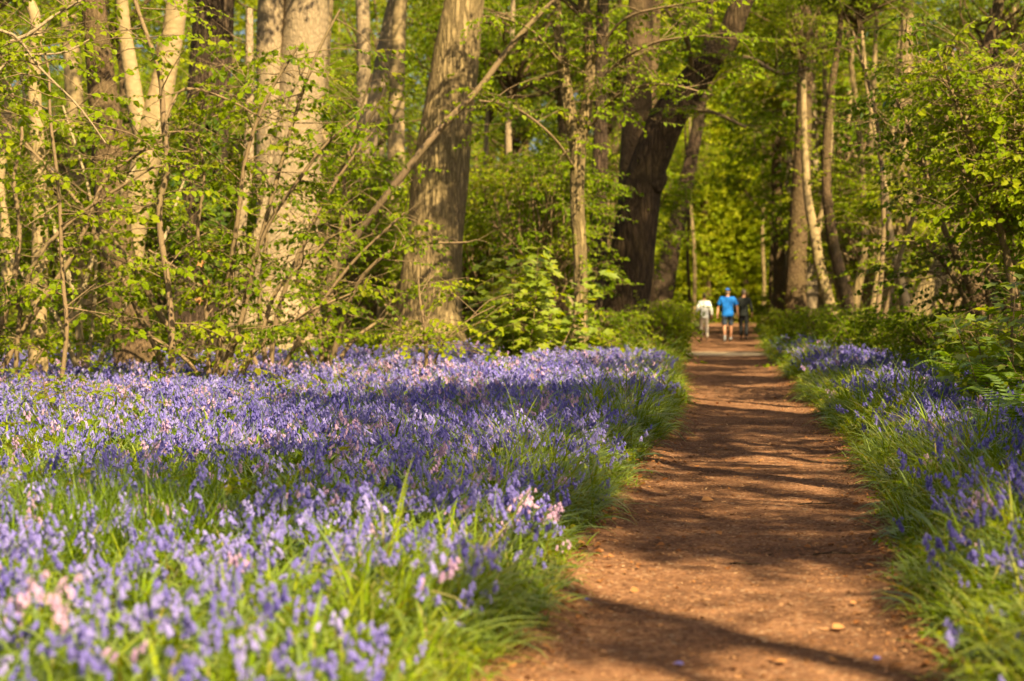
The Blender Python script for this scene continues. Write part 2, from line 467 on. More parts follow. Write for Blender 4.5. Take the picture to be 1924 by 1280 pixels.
def put_sprays(mb, T, yaw, pitch, roll, sc, rng, rnd, leafm=0, twigm=1, protos=None, leafvar=0.25):
    protos = protos or SPRAYS
    which = rng.integers(0, len(protos), len(T))
    R = rotz(yaw, pitch, roll)
    for k, (lv, lf, tv, tf) in enumerate(protos):
        m = which == k
        if not m.any(): continue
        nl = len(lv) // 6
        lr = np.clip(rnd[m][:, None] + rng.uniform(-leafvar, leafvar, (m.sum(), nl)), 0, 1)
        copies(mb, lv, lf, R[m], T[m], sc[m], leafm, np.repeat(lr, 6, 1), smooth=False)
        if twigm is not None:
            copies(mb, tv, tf, R[m], T[m], sc[m], twigm, np.full(m.sum(), .5))

def crown_mesh(name, seed, rx, rz, zc, nclus, per, leafmat, clr=(0.7, 1.3), flat=0.5, spread=0.85, origin=(0, 0, 0), sc=(0.8, 1.3), barkm=None, protos=None, limbs=True, flare=1.0):
    """crown: limbs out from the trunk, clumps of leafy sprays at their ends, gaps between"""
    r = np.random.default_rng(seed)
    mb = MB()
    d = nrm(r.normal(size=(nclus, 3)))
    q = r.uniform(0.25, 1, nclus) ** 0.5
    C = d * q[:, None] * np.array([rx, rx, rz]) * spread + np.array([0, 0, zc])
    org = np.asarray(origin, float)
    if limbs:
        for cc in C:
            zs = org + np.array([0, 0, r.uniform(0.0, 0.75) * max(0.0, cc[2] - org[2])])
            mid = zs * .45 + cc * .55 + r.normal(0, .12 * rx, 3) * np.array([1, 1, .5])
            pp, rr = resample([zs, mid, cc], np.array([.022, .014, .006]) * (1 + rx * .5), 0.5)
            tube(mb, pp, rr, n=4, mat=1, cap=False)
            for _ in range(3):
                e = cc + nrm(r.normal(size=3)) * np.array([1, 1, .6]) * r.uniform(*clr)
                tube(mb, np.array([pp[-2], (cc + e) / 2 + r.normal(0, .05, 3), e]), [.008, .006, .003], n=3, mat=1, cap=False)
    N = nclus * per
    ci = np.repeat(np.arange(nclus), per)
    cr = r.uniform(*clr, nclus)[ci]
    off = nrm(r.normal(size=(N, 3))) * (r.uniform(0, 1, N) ** 0.5)[:, None] * cr[:, None] * np.array([1, 1, flat])
    T = C[ci] + off
    yaw = np.arctan2(off[:, 1] + d[ci, 1] * .4, off[:, 0] + d[ci, 0] * .4) + r.normal(0, .6, N)
    pitch = r.normal(0.12, .3, N)
    tone = r.uniform(0.15, 0.85, nclus)[ci]
    put_sprays(mb, T, yaw, pitch, r.normal(0, .3, N), r.uniform(*sc, N), r, tone, protos=protos)
    return mb.mesh(name, [leafmat, barkm or M_TWIG])

# ------------------------------------------------------------------ trees
TALL = [crown_mesh('crown', 200 + k, 4.6, 3.6, 3.4, 26, 28, [M_LEAF, M_BRIGHT, M_DEEP][k % 3], clr=(0.8, 1.7), flat=0.55, sc=(0.9, 1.5), barkm=M_BROWN) for k in range(3)]
UNDER = [crown_mesh('crown', 300 + k, 2.5, 2.5, 3.6, 44, 16, [M_LEAF, M_BRIGHT, M_LEAF, M_BRIGHT, M_BRIGHT][k % 5], clr=(0.45, 0.95), flat=0.4, origin=(0, 0, 0.6), sc=(0.8, 1.4)) for k in range(5)]
BUSH = [crown_mesh('crown', 400 + k, 1.1, 0.75, 0.8, 22, 13, [M_LEAF, M_BRIGHT, M_BRIGHT][k % 3], clr=(0.25, 0.5), flat=0.6, origin=(0, 0, -0.1), sc=(0.55, 0.95)) for k in range(3)]

def trunk_mesh(name, pts, rr, m, off, n=20, step=0.18, lump=0.05, seed=0):
    mb = MB()
    q, r = resample(pts, rr, step)
    tube(mb, q, r, n=n, lump=lump, seed=seed)
    return mb, off

NTREE = [0]
def tree(name, label, Y, stems, bark, crown=None, crown_sc=1.0, top=11.0, group=None, n=20, lump=0.05, epic=0, flare=1.35, epicm=None, dY=None, clutter=None):
    """a tree whose stems are measured on the photo as (px, py, width px) from the base up"""
    NTREE[0] += 1
    sd_ = NTREE[0] * 13
    rng = np.random.default_rng(sd_)
    main = stems[0]
    pts, rr = [], []
    for px, py, wp in main:
        pts.append(P(px, py, Y)); rr.append(wp / 2 / FPX * Y)
    pts = np.array(pts)
    # down to the ground with a root flare
    d = nrm(pts[0] - pts[1])
    b = pts[0].copy()
    g = float(gz(b[0], b[1]))
    if b[2] > g + .05:
        b = b + (pts[0] - pts[1]) * min(2.0, (b[2] - g) / max(.05, pts[1][2] - pts[0][2])) * np.array([.6, .6, 1]); b[2] = g
    low = b.copy(); low[2] = g - 0.25
    pts = np.concatenate([[low, b + [0, 0, 0.04]], pts if pts[0][2] > g + .3 else pts[1:]])
    rr = [rr[0] * flare * 1.15, rr[0] * flare] + (rr if len(pts) == len(rr) + 2 else rr[1:])
    # on up to the crown
    if pts[-1][2] < top:
        dd = nrm(pts[-1] - pts[-2]); dd[2] = max(dd[2], .75); dd[1] += rng.normal(0, .05)
        L = (top - pts[-1][2]) / dd[2]
        pts = np.concatenate([pts, [pts[-1] + dd * L * .5 + rng.normal(0, .15, 3), pts[-1] + dd * L]])
        rr = rr + [rr[-1] * .8, rr[-1] * .45]
    root = link(name, None, loc=b)
    tag(root, label, name.replace('_', ' ') if len(name.split('_')) < 3 else 'tree', group)
    mb = MB()
    q, r_ = resample(pts, rr, 0.18)
    tube(mb, q, r_, n=n, lump=lump, seed=sd_)
    link('trunk', mb.mesh('trunk', [bark], off=b), root)
    allq = [q]
    for s in stems[1:]:
        yy = Y
        sp = np.array([P(px, py, Y + (dY or 0) * i / max(1, len(s) - 1)) for i, (px, py, wp) in enumerate(s)])
        sr = [wp / 2 / FPX * Y for px, py, wp in s]
        if s[-1][1] < 60:
            dd = nrm(sp[-1] - sp[-2]); L = max(1.0, (top - sp[-1][2]) * .8)
            sp = np.concatenate([sp, [sp[-1] + dd * L * .5, sp[-1] + dd * L + [0, 0, .3]]]); sr += [sr[-1] * .7, sr[-1] * .35]
        mb = MB()
        q2, r2 = resample(sp, sr, 0.16)
        tube(mb, q2, r2, n=max(8, n - 6), lump=lump, seed=sd_ + 5)
        link('limb', mb.mesh('limb', [bark], off=b), root)
        allq.append(q2)
    if epic:
        mb = MB()
        Q = np.concatenate(allq)
        Q = Q[(Q[:, 2] > .5) & (Q[:, 2] < 7)]
        k = rng.integers(0, len(Q), epic)
        yaw = rng.uniform(0, 6.28, epic)
        put_sprays(mb, Q[k] + np.stack([np.cos(yaw), np.sin(yaw), 0 * yaw], -1) * .1, yaw, rng.normal(-.1, .3, epic), rng.normal(0, .3, epic), rng.uniform(.5, .9, epic), rng, rng.uniform(.3, .9, epic))
        link('foliage', mb.mesh('foliage', [epicm or M_BRIGHT, M_TWIG], off=b), root)
    if crown is not None:
        t = q[-1] - b
        link('crown', crown, root, loc=(t[0], t[1], t[2] - 1.6), rz=rng.uniform(0, 6.28), sc=crown_sc * .8)
    return root

def ivy(root, Y, spots, seed, count=260):
    """ivy leaves clinging to the side of a trunk that faces the path"""
    r = np.random.default_rng(seed)
    b = np.array(root.location)
    mb = MB()
    pos = []
    for (x0, y0, x1, y1, wd) in spots:
        t = r.uniform(0, 1, count)
        px = x0 + (x1 - x0) * t + r.normal(0, wd, count)
        py = y0 + (y1 - y0) * t + r.normal(0, 6, count)
        pos.append(np.stack([(px - 962) / FPX * Y, np.full(count, Y) - r.uniform(.40, .62, count), CAMH - (py - HORIZON) / FPX * Y], -1))
    pos = np.concatenate(pos)
    n = len(pos)
    d = np.stack([r.normal(0, .5, n), r.normal(-.2, .2, n), -np.ones(n)], -1)
    up = np.stack([r.normal(0, .35, n), -np.ones(n), r.normal(.3, .3, n)], -1)
    put_leaves(mb, pos, d, up, r.uniform(.06, .11, n), r.uniform(0, 1, n), lobed=True)
    link('ivy', mb.mesh('ivy', [M_IVY], off=b), root)

# --- the trees one can tell apart, left of the path
tree('beech_pole', 'slender pale straight trunk standing in bluebells, farthest left of the straight ones', 29.5, [[(70, 742, 34), (73, 600, 30), (76, 430, 31), (72, 280, 27), (66, 150, 25), (70, 40, 22)]], M_BEECH, UNDER[0], .9, top=7.5, epic=6, n=14)
tree('beech_sapling', 'crooked pale stem with a stub, cut by the photo\'s left border', 32, [[(-20, 680, 30), (2, 590, 27), (16, 500, 26), (8, 430, 22), (-2, 350, 24), (14, 230, 22), (8, 120, 20)], [(10, 430, 20), (-10, 300, 16), (-40, 230, 10)]], M_BEECH, UNDER[1], .9, top=7, n=14)
t3 = tree('ash_tree', 'brown rough trunk leaning left beside the pale forked beech', 34, [[(262, 720, 92), (250, 640, 76), (228, 520, 68), (212, 400, 64), (203, 250, 62), (190, 130, 52), (176, 0, 44)]], M_BROWN, TALL[0], 1.0, top=12, epic=8)
tree('forked_beech', 'smooth cream beech forking in two behind the brown leaning trunk', 37, [[(240, 690, 40), (246, 560, 38), (252, 450, 44), (266, 350, 52), (288, 250, 58), (312, 140, 44), (328, 60, 40), (338, -20, 38)], [(275, 270, 40), (258, 205, 34), (248, 140, 30), (236, 60, 26), (230, -20, 22)]], M_BEECH, TALL[1], 1.0, top=12, epic=8)
tree('beech_tree', 'pale smooth trunk in the top left corner behind thin branches', 48, [[(150, 640, 44), (146, 400, 40), (140, 160, 34), (134, 60, 32), (126, -20, 30)]], M_BEECH, TALL[2], 1.0, top=12, epic=30)
t6 = tree('ivy_tree', 'dark ridged trunk with ivy climbing its right side', 40, [[(365, 650, 100), (372, 520, 88), (382, 380, 84), (390, 240, 82), (398, 110, 80), (405, -10, 76)]], M_DARK, TALL[0], 1.1, top=12, lump=.08)
ivy(t6, 40, [(405, 230, 415, 420, 12), (405, 330, 400, 560, 14), (340, 330, 345, 470, 6)], 71)
tree('great_beech', 'broad pinkish grey twin-stemmed beech trunk, widest on the left', 43, [[(510, 660, 170), (528, 540, 140), (546, 380, 112), (562, 230, 92), (570, 120, 88), (580, -10, 86)], [(525, 520, 80), (515, 380, 66), (512, 240, 58), (510, 110, 54), (512, -20, 50)]], M_GREYB, TALL[1], 1.15, top=13, lump=.04, epic=16)
tree('twin_beech', 'pair of cream stems just right of the broad pinkish beech', 50, [[(610, 650, 32), (608, 480, 32), (606, 330, 30), (604, 200, 28), (612, 60, 24)], [(597, 650, 22), (594, 450, 22), (590, 300, 20), (588, 180, 18), (584, 30, 14)]], M_BEECH, TALL[2], .9, top=12, epic=24, n=14)
tree('hornbeam', 'grey leaning trunk between the cream pair and the big oak', 55, [[(630, 640, 44), (655, 440, 40), (684, 310, 38), (715, 150, 32), (738, 30, 30)]], M_GREYB, TALL[0], .9, top=12, epic=14)
tree('beech_tree', 'cream trunk close behind the left edge of the big oak', 50, [[(728, 640, 46), (730, 540, 40), (738, 420, 36), (744, 300, 34), (746, 180, 30), (752, 20, 26)]], M_BEECH, TALL[1], .9, top=12, epic=16)
tree('oak_tree', 'massive furrowed sunlit oak rising from the middle of the bluebells', 42, [[(800, 665, 150), (806, 600, 124), (814, 480, 112), (826, 350, 106), (838, 240, 98), (856, 120, 88), (876, -10, 74)]], M_OAK, TALL[2], 1.2, top=13, lump=.05, epic=14)
tree('leaning_sapling', 'long thin pole leaning right across the front of the big oak', 37, [[(560, 650, 13), (620, 530, 14), (680, 430, 14), (745, 345, 14), (830, 240, 13), (900, 168, 12), (960, 88, 11), (1050, -5, 8)]], M_TWIG, UNDER[3], .7, top=8.5, flare=1.1, n=10, lump=.05, epic=34)
t13 = tree('forked_sapling', 'slim forked tree with leafy shoots up its trunk, right of the oak', 38, [[(1086, 672, 34), (1090, 590, 27), (1090, 480, 26), (1084, 370, 28), (1088, 270, 30), (1104, 190, 22), (1108, 100, 20), (1096, -10, 17)], [(1086, 290, 27), (1070, 210, 26), (1058, 130, 24), (1046, 30, 20), (1040, -20, 17)]], M_OAK, UNDER[2], .9, top=8, epic=46, n=14)
tree('alder_tree', 'dark narrow trunk between the slim fork and the giant leaning limb', 54, [[(1114, 640, 50), (1122, 500, 34), (1126, 360, 32), (1128, 220, 26), (1130, 90, 24), (1134, -10, 22)]], M_DARK, TALL[0], .9, top=12, epic=10)
big = tree('giant_oak', 'huge dark trunk beside the path bending right over it, with an upright stem', 50, [[(1168, 650, 92), (1178, 560, 84), (1191, 450, 82), (1200, 390, 78), (1212, 330, 72), (1232, 275, 70), (1257, 218, 66), (1294, 164, 60), (1330, 118, 52), (1362, 82, 46), (1384, 27, 42), (1410, -30, 36)]], M_SHADYOAK, TALL[1], .9, top=13, lump=.05, epic=30)
def upright():
    mb = MB()
    b = np.array(big.location)
    q, r_ = resample([P(x, y, 50.3) for x, y, w_ in UPR], [w_ / 2 / FPX * 50 for x, y, w_ in UPR], .16)
    tube(mb, q, r_, n=16, lump=.06, seed=4)
    link('limb', mb.mesh('limb', [M_BROWN], off=b), big)  # lighter bark here stands in for sunlight on the upright stem
    mb = MB()
    q, r_ = resample([P(1226, 352, 49.8), P(1241, 332, 49.8), P(1246, 322, 49.8)], np.array([20, 15, 6]) / FPX * 50, .05)
    tube(mb, q, r_, n=10, lump=.1, seed=6)
    link('burr', mb.mesh('burr', [M_SHADYOAK], off=b), big)
UPR = [(1178, 560, 60), (1190, 420, 66), (1194, 330, 62), (1196, 230, 58), (1198, 130, 52), (1202, 30, 48), (1206, -120, 36), (1214, -260, 18)]
upright()
tree('beech_tree', 'narrow brown trunk touching the right side of the giant oak', 60, [[(1210, 620, 44), (1214, 480, 32), (1218, 330, 28), (1222, 150, 26), (1228, 0, 22)]], M_BROWN, TALL[2], .9, top=13)
tree('leaning_oak', 'leaning dark trunk behind the walkers, nearest them on the left', 75, [[(1236, 615, 42), (1258, 480, 36), (1276, 400, 34), (1296, 310, 26), (1316, 200, 20), (1326, 100, 16)]], M_DARK, TALL[0], .9, top=14, epic=70)
# --- right of the path
tree('oak_tree', 'dark trunk closest to the right edge of the far path', 82, [[(1466, 600, 28), (1464, 480, 23), (1460, 380, 21), (1458, 280, 19), (1462, 120, 16)]], M_BROWN, TALL[1], .9, top=14)
tree('oak_tree', 'stout greyish trunk standing left of the cream forked beech', 60, [[(1494, 620, 46), (1496, 520, 40), (1500, 420, 36), (1506, 320, 34), (1510, 200, 30), (1512, 50, 26)]], M_BROWN, TALL[2], 1.0, top=13, epic=60)
tree('forked_beech', 'cream curved Y-forked trunk beside a dark leaning one, right of the path', 57, [[(1572, 625, 24), (1556, 560, 21), (1540, 500, 20), (1530, 440, 22), (1518, 380, 16), (1512, 300, 14), (1508, 180, 12)], [(1530, 445, 17), (1546, 400, 15), (1552, 330, 14), (1558, 260, 13), (1556, 160, 10)]], M_BEECH, UNDER[1], .7, top=9, n=12, flare=1.2, epic=40)
tree('leaning_birch', 'dark bent trunk leaning left beside the cream forked beech', 52, [[(1612, 640, 30), (1600, 600, 25), (1582, 530, 23), (1566, 460, 22), (1554, 380, 20), (1552, 290, 17), (1562, 160, 14)]], M_BROWN, UNDER[0], .7, top=10, n=12, flare=1.2, epic=40)
tree('beech_tree', 'sunlit broad pale trunk deep in the wood right of the path', 57, [[(1664, 625, 54), (1672, 560, 46), (1680, 470, 40), (1688, 380, 34), (1694, 260, 30), (1700, 120, 26)]], M_OAK, TALL[0], 1.0, top=13, epic=50)
tree('birch_tree', 'slim straight sunlit trunk behind the Y-forked cream one', 72, [[(1545, 608, 17), (1547, 500, 14), (1552, 380, 12), (1550, 250, 11)]], M_OAK, TALL[0], .6, top=13, n=10)
tree('birch_tree', 'slim warm tan trunk leaning right, just left of the sunlit broad one', 64, [[(1640, 620, 17), (1650, 520, 15), (1658, 420, 13), (1672, 300, 11)]], M_BEECH, TALL[1], .6, top=13, n=10)
tree('birch_tree', 'pair-like thin pale trunk standing right behind the dark bent one', 78, [[(1586, 604, 16), (1588, 500, 13), (1586, 380, 12), (1592, 250, 10)]], M_BEECH, TALL[2], .6, top=13, n=10)
tree('birch_tree', 'thin grey trunk between the greyish stout trunk and the far path', 86, [[(1480, 598, 15), (1482, 500, 12), (1480, 380, 11), (1484, 250, 9)]], M_GREYB, TALL[2], .6, top=13, n=10)
tree('birch_tree', 'slender tan trunk, second to the right of the dark bent one', 70, [[(1636, 612, 18), (1634, 520, 15), (1638, 430, 14), (1634, 300, 12), (1640, 150, 10)]], M_BEECH, TALL[1], .6, top=13, n=10)
tree('birch_tree', 'thin tan trunk leaning left, first to the right of the dark bent one', 66, [[(1600, 608, 20), (1612, 540, 17), (1624, 470, 15), (1622, 380, 13), (1612, 240, 11)]], M_OAK, TALL[2], .6, top=13, n=10)
tree('birch_tree', 'slim pale trunk leaning over the ferns right of the sunlit broad one', 52, [[(1712, 620, 20), (1700, 560, 17), (1690, 520, 15), (1672, 440, 13), (1660, 340, 10)]], M_BEECH, TALL[0], .6, top=10, n=10)
tree('field_maple', 'brown trunk slanting up to the right behind the ferns', 44, [[(1712, 640, 50), (1732, 570, 44), (1770, 505, 42), (1806, 430, 38), (1836, 370, 34), (1900, 270, 26)], [(1806, 430, 26), (1822, 340, 22), (1824, 240, 16), (1840, 120, 12)]], M_OAK, UNDER[3], 1.3, top=8)
tree('field_maple', 'thick dark trunk half hidden by leaves at the right border', 38, [[(1836, 660, 52), (1832, 560, 46), (1826, 460, 42), (1822, 360, 36), (1830, 240, 30), (1850, 100, 24)]], M_BROWN, UNDER[3], 1.3, top=8)

# ------------------------------------------------------------------ shrubs with crossing stems in front of the trees
def grow_twigs(mb, q, r_, rng, n, L=(0.4, 1.1), leafm=0, barkm=1, zmin=.75, sc=(.55, 1.0), planar=.35, tmin=.2, lobed=False, tip=True):
    """side twigs along a stem, each carrying leafy sprays"""
    k = len(q)
    T, yaw, pitch, roll, ss, tone = [], [], [], [], [], []
    cand = [i for i in range(int(k * tmin), k) if q[i][2] > zmin]
    if not cand: return
    for _ in range(n):
        i = cand[int(rng.integers(0, len(cand)))]
        a = rng.uniform(0, 2 * PI)
        d = np.array([math.cos(a), math.sin(a), rng.normal(.25, planar)])
        ll = rng.uniform(*L)
        p0 = q[i]; p1 = p0 + d * ll * .5 + rng.normal(0, .05, 3); p2 = p0 + d * ll + np.array([0, 0, -.12 * ll]) + rng.normal(0, .08, 3)
        pp, rr = resample([p0, p1, p2], [min(r_[i] * .5, .011), .006, .003], .2)
        tube(mb, pp, rr, n=4, mat=barkm, cap=False)
        if rng.uniform() < .8:
            a2 = a + rng.normal(0, 1.2); l2 = ll * rng.uniform(.5, 1.3)
            d2 = np.array([math.cos(a2), math.sin(a2), rng.normal(.45, .4)])
            tube(mb, np.array([p1, p1 + d2 * l2 * .5 + rng.normal(0, .03, 3), p1 + d2 * l2]), [.0055, .004, .002], n=3, mat=barkm, cap=False)
        m = int(rng.integers(2, 5))
        tone0 = rng.uniform(.2, .9)
        for j in range(m):
            u = rng.uniform(.35, 1) if j else 1.0
            pt = pp[min(len(pp) - 1, int(u * (len(pp) - 1)))]
            T.append(pt); yaw.append(a + (rng.normal(0, .25) if j == 0 else rng.choice([-1, 1]) * rng.uniform(.4, 1.1)))
            pitch.append(rng.normal(.12, .2)); roll.append(rng.normal(0, .25)); ss.append(rng.uniform(*sc)); tone.append(tone0)
    put_sprays(mb, np.array(T), np.array(yaw), np.array(pitch), np.array(roll), np.array(ss), rng, np.array(tone), leafm, barkm)

def shrub(name, label, Y, stems, seed, twigs=9, leaf=None, bark=None, spread=0.5, cat='shrub', **kw):
    rng = np.random.default_rng(seed)
    b0 = P(*stems[0][0][:2], Y)
    b = np.array([b0[0], Y, float(gz(b0[0], Y))])
    root = link(name, None, loc=b)
    tag(root, label, cat)
    lm = MB(); lm2 = MB()
    for s in stems:
        dy = rng.normal(0, spread)
        pts = np.array([P(px, py, Y + dy * (i / max(1, len(s) - 1))) for i, (px, py, wp) in enumerate(s)])
        rr = [wp / 2 / FPX * Y for *_, wp in s]
        if pts[0][2] < b[2] + .25: pts[0][2] = b[2] - .1
        pts[1:-1] += rng.normal(0, .012, pts[1:-1].shape)
        q, r_ = resample(pts, rr, .14)
        sm = MB()
        tube(sm, q, r_, n=7, lump=.05, seed=seed)
        link('stem', sm.mesh('stem', [bark or M_TWIG], off=b), root)
        ln = np.linalg.norm(np.diff(q, axis=0), axis=1).sum()
        grow_twigs(lm, q, r_, rng, int(twigs * ln), **kw)
    link('foliage', lm.mesh('foliage', [leaf or M_LEAF, M_TWIG], off=b), root)
    return root

hazel = shrub('hazel_shrub', 'multi-stemmed hazel fanning out of the bluebells in front of the ivy-clad trunk', 27.5, [
    [(396, 758, 15), (410, 669, 13), (423, 568, 12), (437, 484, 11), (447, 400, 9), (462, 300, 8), (500, 190, 6), (560, 90, 5)],
    [(404, 758, 13), (430, 660, 12), (453, 600, 11), (470, 517, 10), (487, 460, 9), (524, 336, 8), (551, 235, 7), (598, 101, 6), (640, 20, 4)],
    [(410, 765, 13), (437, 729, 10), (487, 642, 9), (524, 544, 8), (578, 484, 6), (640, 430, 4)],
    [(412, 762, 12), (467, 669, 8), (571, 588, 6), (660, 552, 4)],
    [(392, 758, 11), (390, 660, 9), (378, 520, 8), (373, 440, 7), (382, 330, 6), (372, 250, 5)],
    [(400, 758, 12), (448, 620, 10), (514, 413, 8), (560, 340, 7), (615, 269, 6), (680, 215, 4)],
    [(398, 760, 10), (360, 690, 8), (300, 640, 6), (215, 610, 4)],
    ], 501, twigs=4.5, leaf=M_LEAF)
shrub('hazel_shrub', 'thick pale stem with side shoots just behind the fan of hazel', 31, [
    [(420, 715, 32), (428, 635, 28), (452, 534, 24), (455, 440, 22), (468, 302, 20), (467, 134, 17), (470, 20, 14)],
    [(440, 590, 16), (470, 480, 14), (500, 380, 12), (520, 250, 10), (575, 120, 7)]], 502, twigs=3.5, leaf=M_BRIGHT, bark=M_GREYB)
shrub('elder_shrub', 'single upright wavy brown stem left of the hazel fan', 26.5, [
    [(322, 770, 14), (325, 600, 13), (316, 534, 12), (302, 430, 12), (298, 386, 12), (312, 319, 13), (309, 235, 11), (302, 134, 10), (279, 67, 9), (255, 0, 7), (240, -60, 5)],
    [(309, 235, 6), (340, 170, 5), (420, 185, 4), (504, 230, 3)]], 503, twigs=4, leaf=M_BRIGHT)
shrub('hazel_shrub', 'two bare-footed stems leaning left across the brown trunk', 29, [
    [(366, 680, 15), (316, 615, 14), (279, 551, 13), (235, 480, 11), (188, 430, 9), (120, 350, 7), (40, 260, 5)],
    [(308, 740, 13), (304, 685, 12), (262, 588, 11), (235, 531, 10), (188, 460, 8), (160, 380, 6)]], 504, twigs=3.6, leaf=M_LEAF)
shrub('hazel_shrub', 'brown stems slanting right at the left border in front of the pale pole', 27, [
    [(2, 700, 13), (40, 625, 12), (84, 561, 11), (134, 484, 10), (168, 420, 9), (200, 340, 7), (280, 280, 5), (370, 232, 4), (504, 193, 3)],
    [(-30, 700, 12), (30, 500, 10), (36, 420, 9), (28, 340, 8), (45, 250, 6), (20, 160, 5)],
    [(0, 760, 8), (60, 690, 6), (90, 640, 5)],
    [(20, 720, 10), (80, 470, 8), (124, 427, 7), (255, 336, 6), (292, 314, 5), (346, 314, 3)]], 505, twigs=4.2, leaf=M_LEAF)
shrub('sapling', 'thin wobbly lone stem in the bluebells in front of the pale pole', 24.5, [
    [(108, 830, 10), (117, 702, 9), (124, 601, 9), (121, 544, 8), (111, 353, 7), (97, 218, 6), (90, 120, 5), (60, 40, 3)]], 506, twigs=6, leaf=M_BRIGHT, cat='sapling')
shrub('hazel_shrub', 'slim pale bare stems leaning both ways between the pale pole and the brown trunk', 30, [
    [(150, 740, 13), (142, 580, 12), (98, 410, 10), (62, 260, 8), (40, 130, 6)],
    [(170, 740, 12), (150, 600, 11), (190, 440, 9), (262, 300, 7), (330, 190, 5)],
    [(160, 740, 12), (105, 600, 10), (20, 480, 8), (-40, 380, 6)],
    [(165, 740, 10), (215, 610, 9), (300, 470, 7), (346, 340, 5)],
    [(155, 740, 9), (178, 560, 7), (172, 380, 6), (120, 200, 4)]], 513, twigs=3, leaf=M_BRIGHT, bark=M_PALETWIG)
shrub('hazel_shrub', 'tangle of thin brown stems between the hazel fan and the broad beech', 32, [
    [(505, 720, 12), (520, 600, 10), (560, 480, 8), (640, 330, 6), (700, 250, 4)],
    [(505, 720, 11), (490, 560, 9), (500, 420, 7), (440, 270, 5)],
    [(510, 720, 10), (560, 640, 8), (660, 500, 6), (760, 400, 4)],
    [(500, 720, 10), (440, 600, 8), (350, 520, 6), (280, 470, 4)]], 514, twigs=2.6, leaf=M_LEAF)
shrub('hawthorn', 'spreading thin-twigged hawthorn between the broad beech and the big oak', 33, [
    [(610, 700, 14), (590, 600, 11), (560, 520, 9), (600, 400, 8), (660, 290, 6), (720, 180, 4)],
    [(615, 700, 14), (640, 610, 10), (680, 520, 8), (735, 470, 6), (880, 455, 3)],
    [(612, 700, 12), (625, 560, 9), (640, 420, 8), (650, 300, 6), (700, 140, 4)],
    [(612, 700, 11), (660, 640, 8), (715, 600, 5)],
    [(612, 700, 11), (560, 640, 8), (500, 600, 5)]], 507, twigs=4.2, leaf=M_LEAF)
shrub('hawthorn', 'airy grey-twigged branches drooping in from the top left corner', 22, [
    [(-160, 720, 20), (-150, 400, 16), (-100, 180, 12), (0, 90, 8), (60, 62, 7), (100, 35, 6), (170, -5, 4)],
    [(-140, 300, 9), (-40, 180, 6), (30, 112, 5), (130, 95, 4), (170, 76, 3)],
    [(-140, 350, 9), (-60, 60, 7), (30, 65, 6), (80, 130, 5), (150, 200, 4), (200, 270, 3)]], 508, twigs=4, leaf=M_BRIGHT, bark=M_GREYB)
shrub('sapling', 'tall thin sapling with sparse leaves before the foot of the oak', 30, [
    [(800, 720, 8), (797, 620, 7), (790, 560, 5), (786, 520, 3)],
    [(798, 700, 5), (840, 640, 4), (880, 600, 3), (930, 575, 2)]], 509, twigs=7, leaf=M_BRIGHT, cat='sapling', sc=(.5, .9))
shrub('hawthorn', 'leafy branch reaching over the top right behind the dark limb', 40, [
    [(1640, 690, 12), (1660, 400, 9), (1640, 200, 7), (1600, 60, 5)],
    [(1640, 690, 12), (1690, 480, 9), (1740, 300, 9), (1720, 120, 6)]], 510, twigs=3.4, leaf=M_LEAF)
shrub('hawthorn', 'dense dark bush with twisted stems under the bright hawthorn top', 29, [
    [(1850, 700, 20), (1830, 560, 15), (1770, 420, 11), (1730, 300, 8), (1680, 180, 5)],
    [(1860, 700, 20), (1900, 540, 16), (1890, 360, 12), (1840, 200, 8), (1780, 90, 5)],
    [(1855, 700, 16), (1830, 600, 11), (1790, 520, 8), (1750, 470, 5)],
    [(1860, 700, 16), (1950, 520, 12), (1980, 330, 8)],
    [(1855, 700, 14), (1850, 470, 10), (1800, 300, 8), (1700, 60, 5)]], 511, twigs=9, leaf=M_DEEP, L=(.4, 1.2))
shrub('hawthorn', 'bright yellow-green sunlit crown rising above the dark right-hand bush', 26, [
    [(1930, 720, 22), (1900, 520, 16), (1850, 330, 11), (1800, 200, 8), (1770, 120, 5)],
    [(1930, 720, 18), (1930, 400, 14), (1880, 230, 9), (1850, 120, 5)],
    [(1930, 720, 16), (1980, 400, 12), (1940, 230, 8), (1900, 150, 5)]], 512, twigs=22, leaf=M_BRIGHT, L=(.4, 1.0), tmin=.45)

def boughs(root, Y, lines, seed, twigs, leaf, dY=-2.0):
    rng = np.random.default_rng(seed)
    b = np.array(root.location)
    lm = MB()
    for s in lines:
        pts = np.array([P(px, py, Y + dY * i / (len(s) - 1)) for i, (px, py, wp) in enumerate(s)])
        q, r_ = resample(pts, [wp / 2 / FPX * Y for *_, wp in s], .15)
        sm = MB(); tube(sm, q, r_, n=7, lump=.05, seed=seed)
        link('branch', sm.mesh('branch', [M_TWIG], off=b), root)
        grow_twigs(lm, q, r_, rng, int(twigs * np.linalg.norm(np.diff(q, axis=0), axis=1).sum()), tmin=.1)
    link('foliage', lm.mesh('foliage', [leaf, M_TWIG], off=b), root)
boughs(t13, 38, [[(1104, 190, 8), (1160, 120, 6), (1230, 82, 5), (1330, 68, 3)], [(1100, 250, 7), (1160, 180, 6), (1240, 160, 5), (1340, 180, 3)], [(1106, 130, 7), (1170, 40, 5), (1280, 10, 4), (1400, -10, 3)], [(1088, 330, 6), (1040, 260, 5), (960, 200, 4), (900, 190, 3)], [(1060, 130, 6), (1000, 60, 5), (930, 30, 3)]], 521, 6, M_BRIGHT)
boughs(big, 50, [[(1300, 150, 12), (1290, 80, 9), (1250, 20, 6)], [(1330, 118, 12), (1400, 110, 9), (1470, 140, 6), (1520, 130, 4)], [(1265, 215, 10), (1330, 210, 7), (1400, 240, 5)]], 522, 8, M_LEAF)

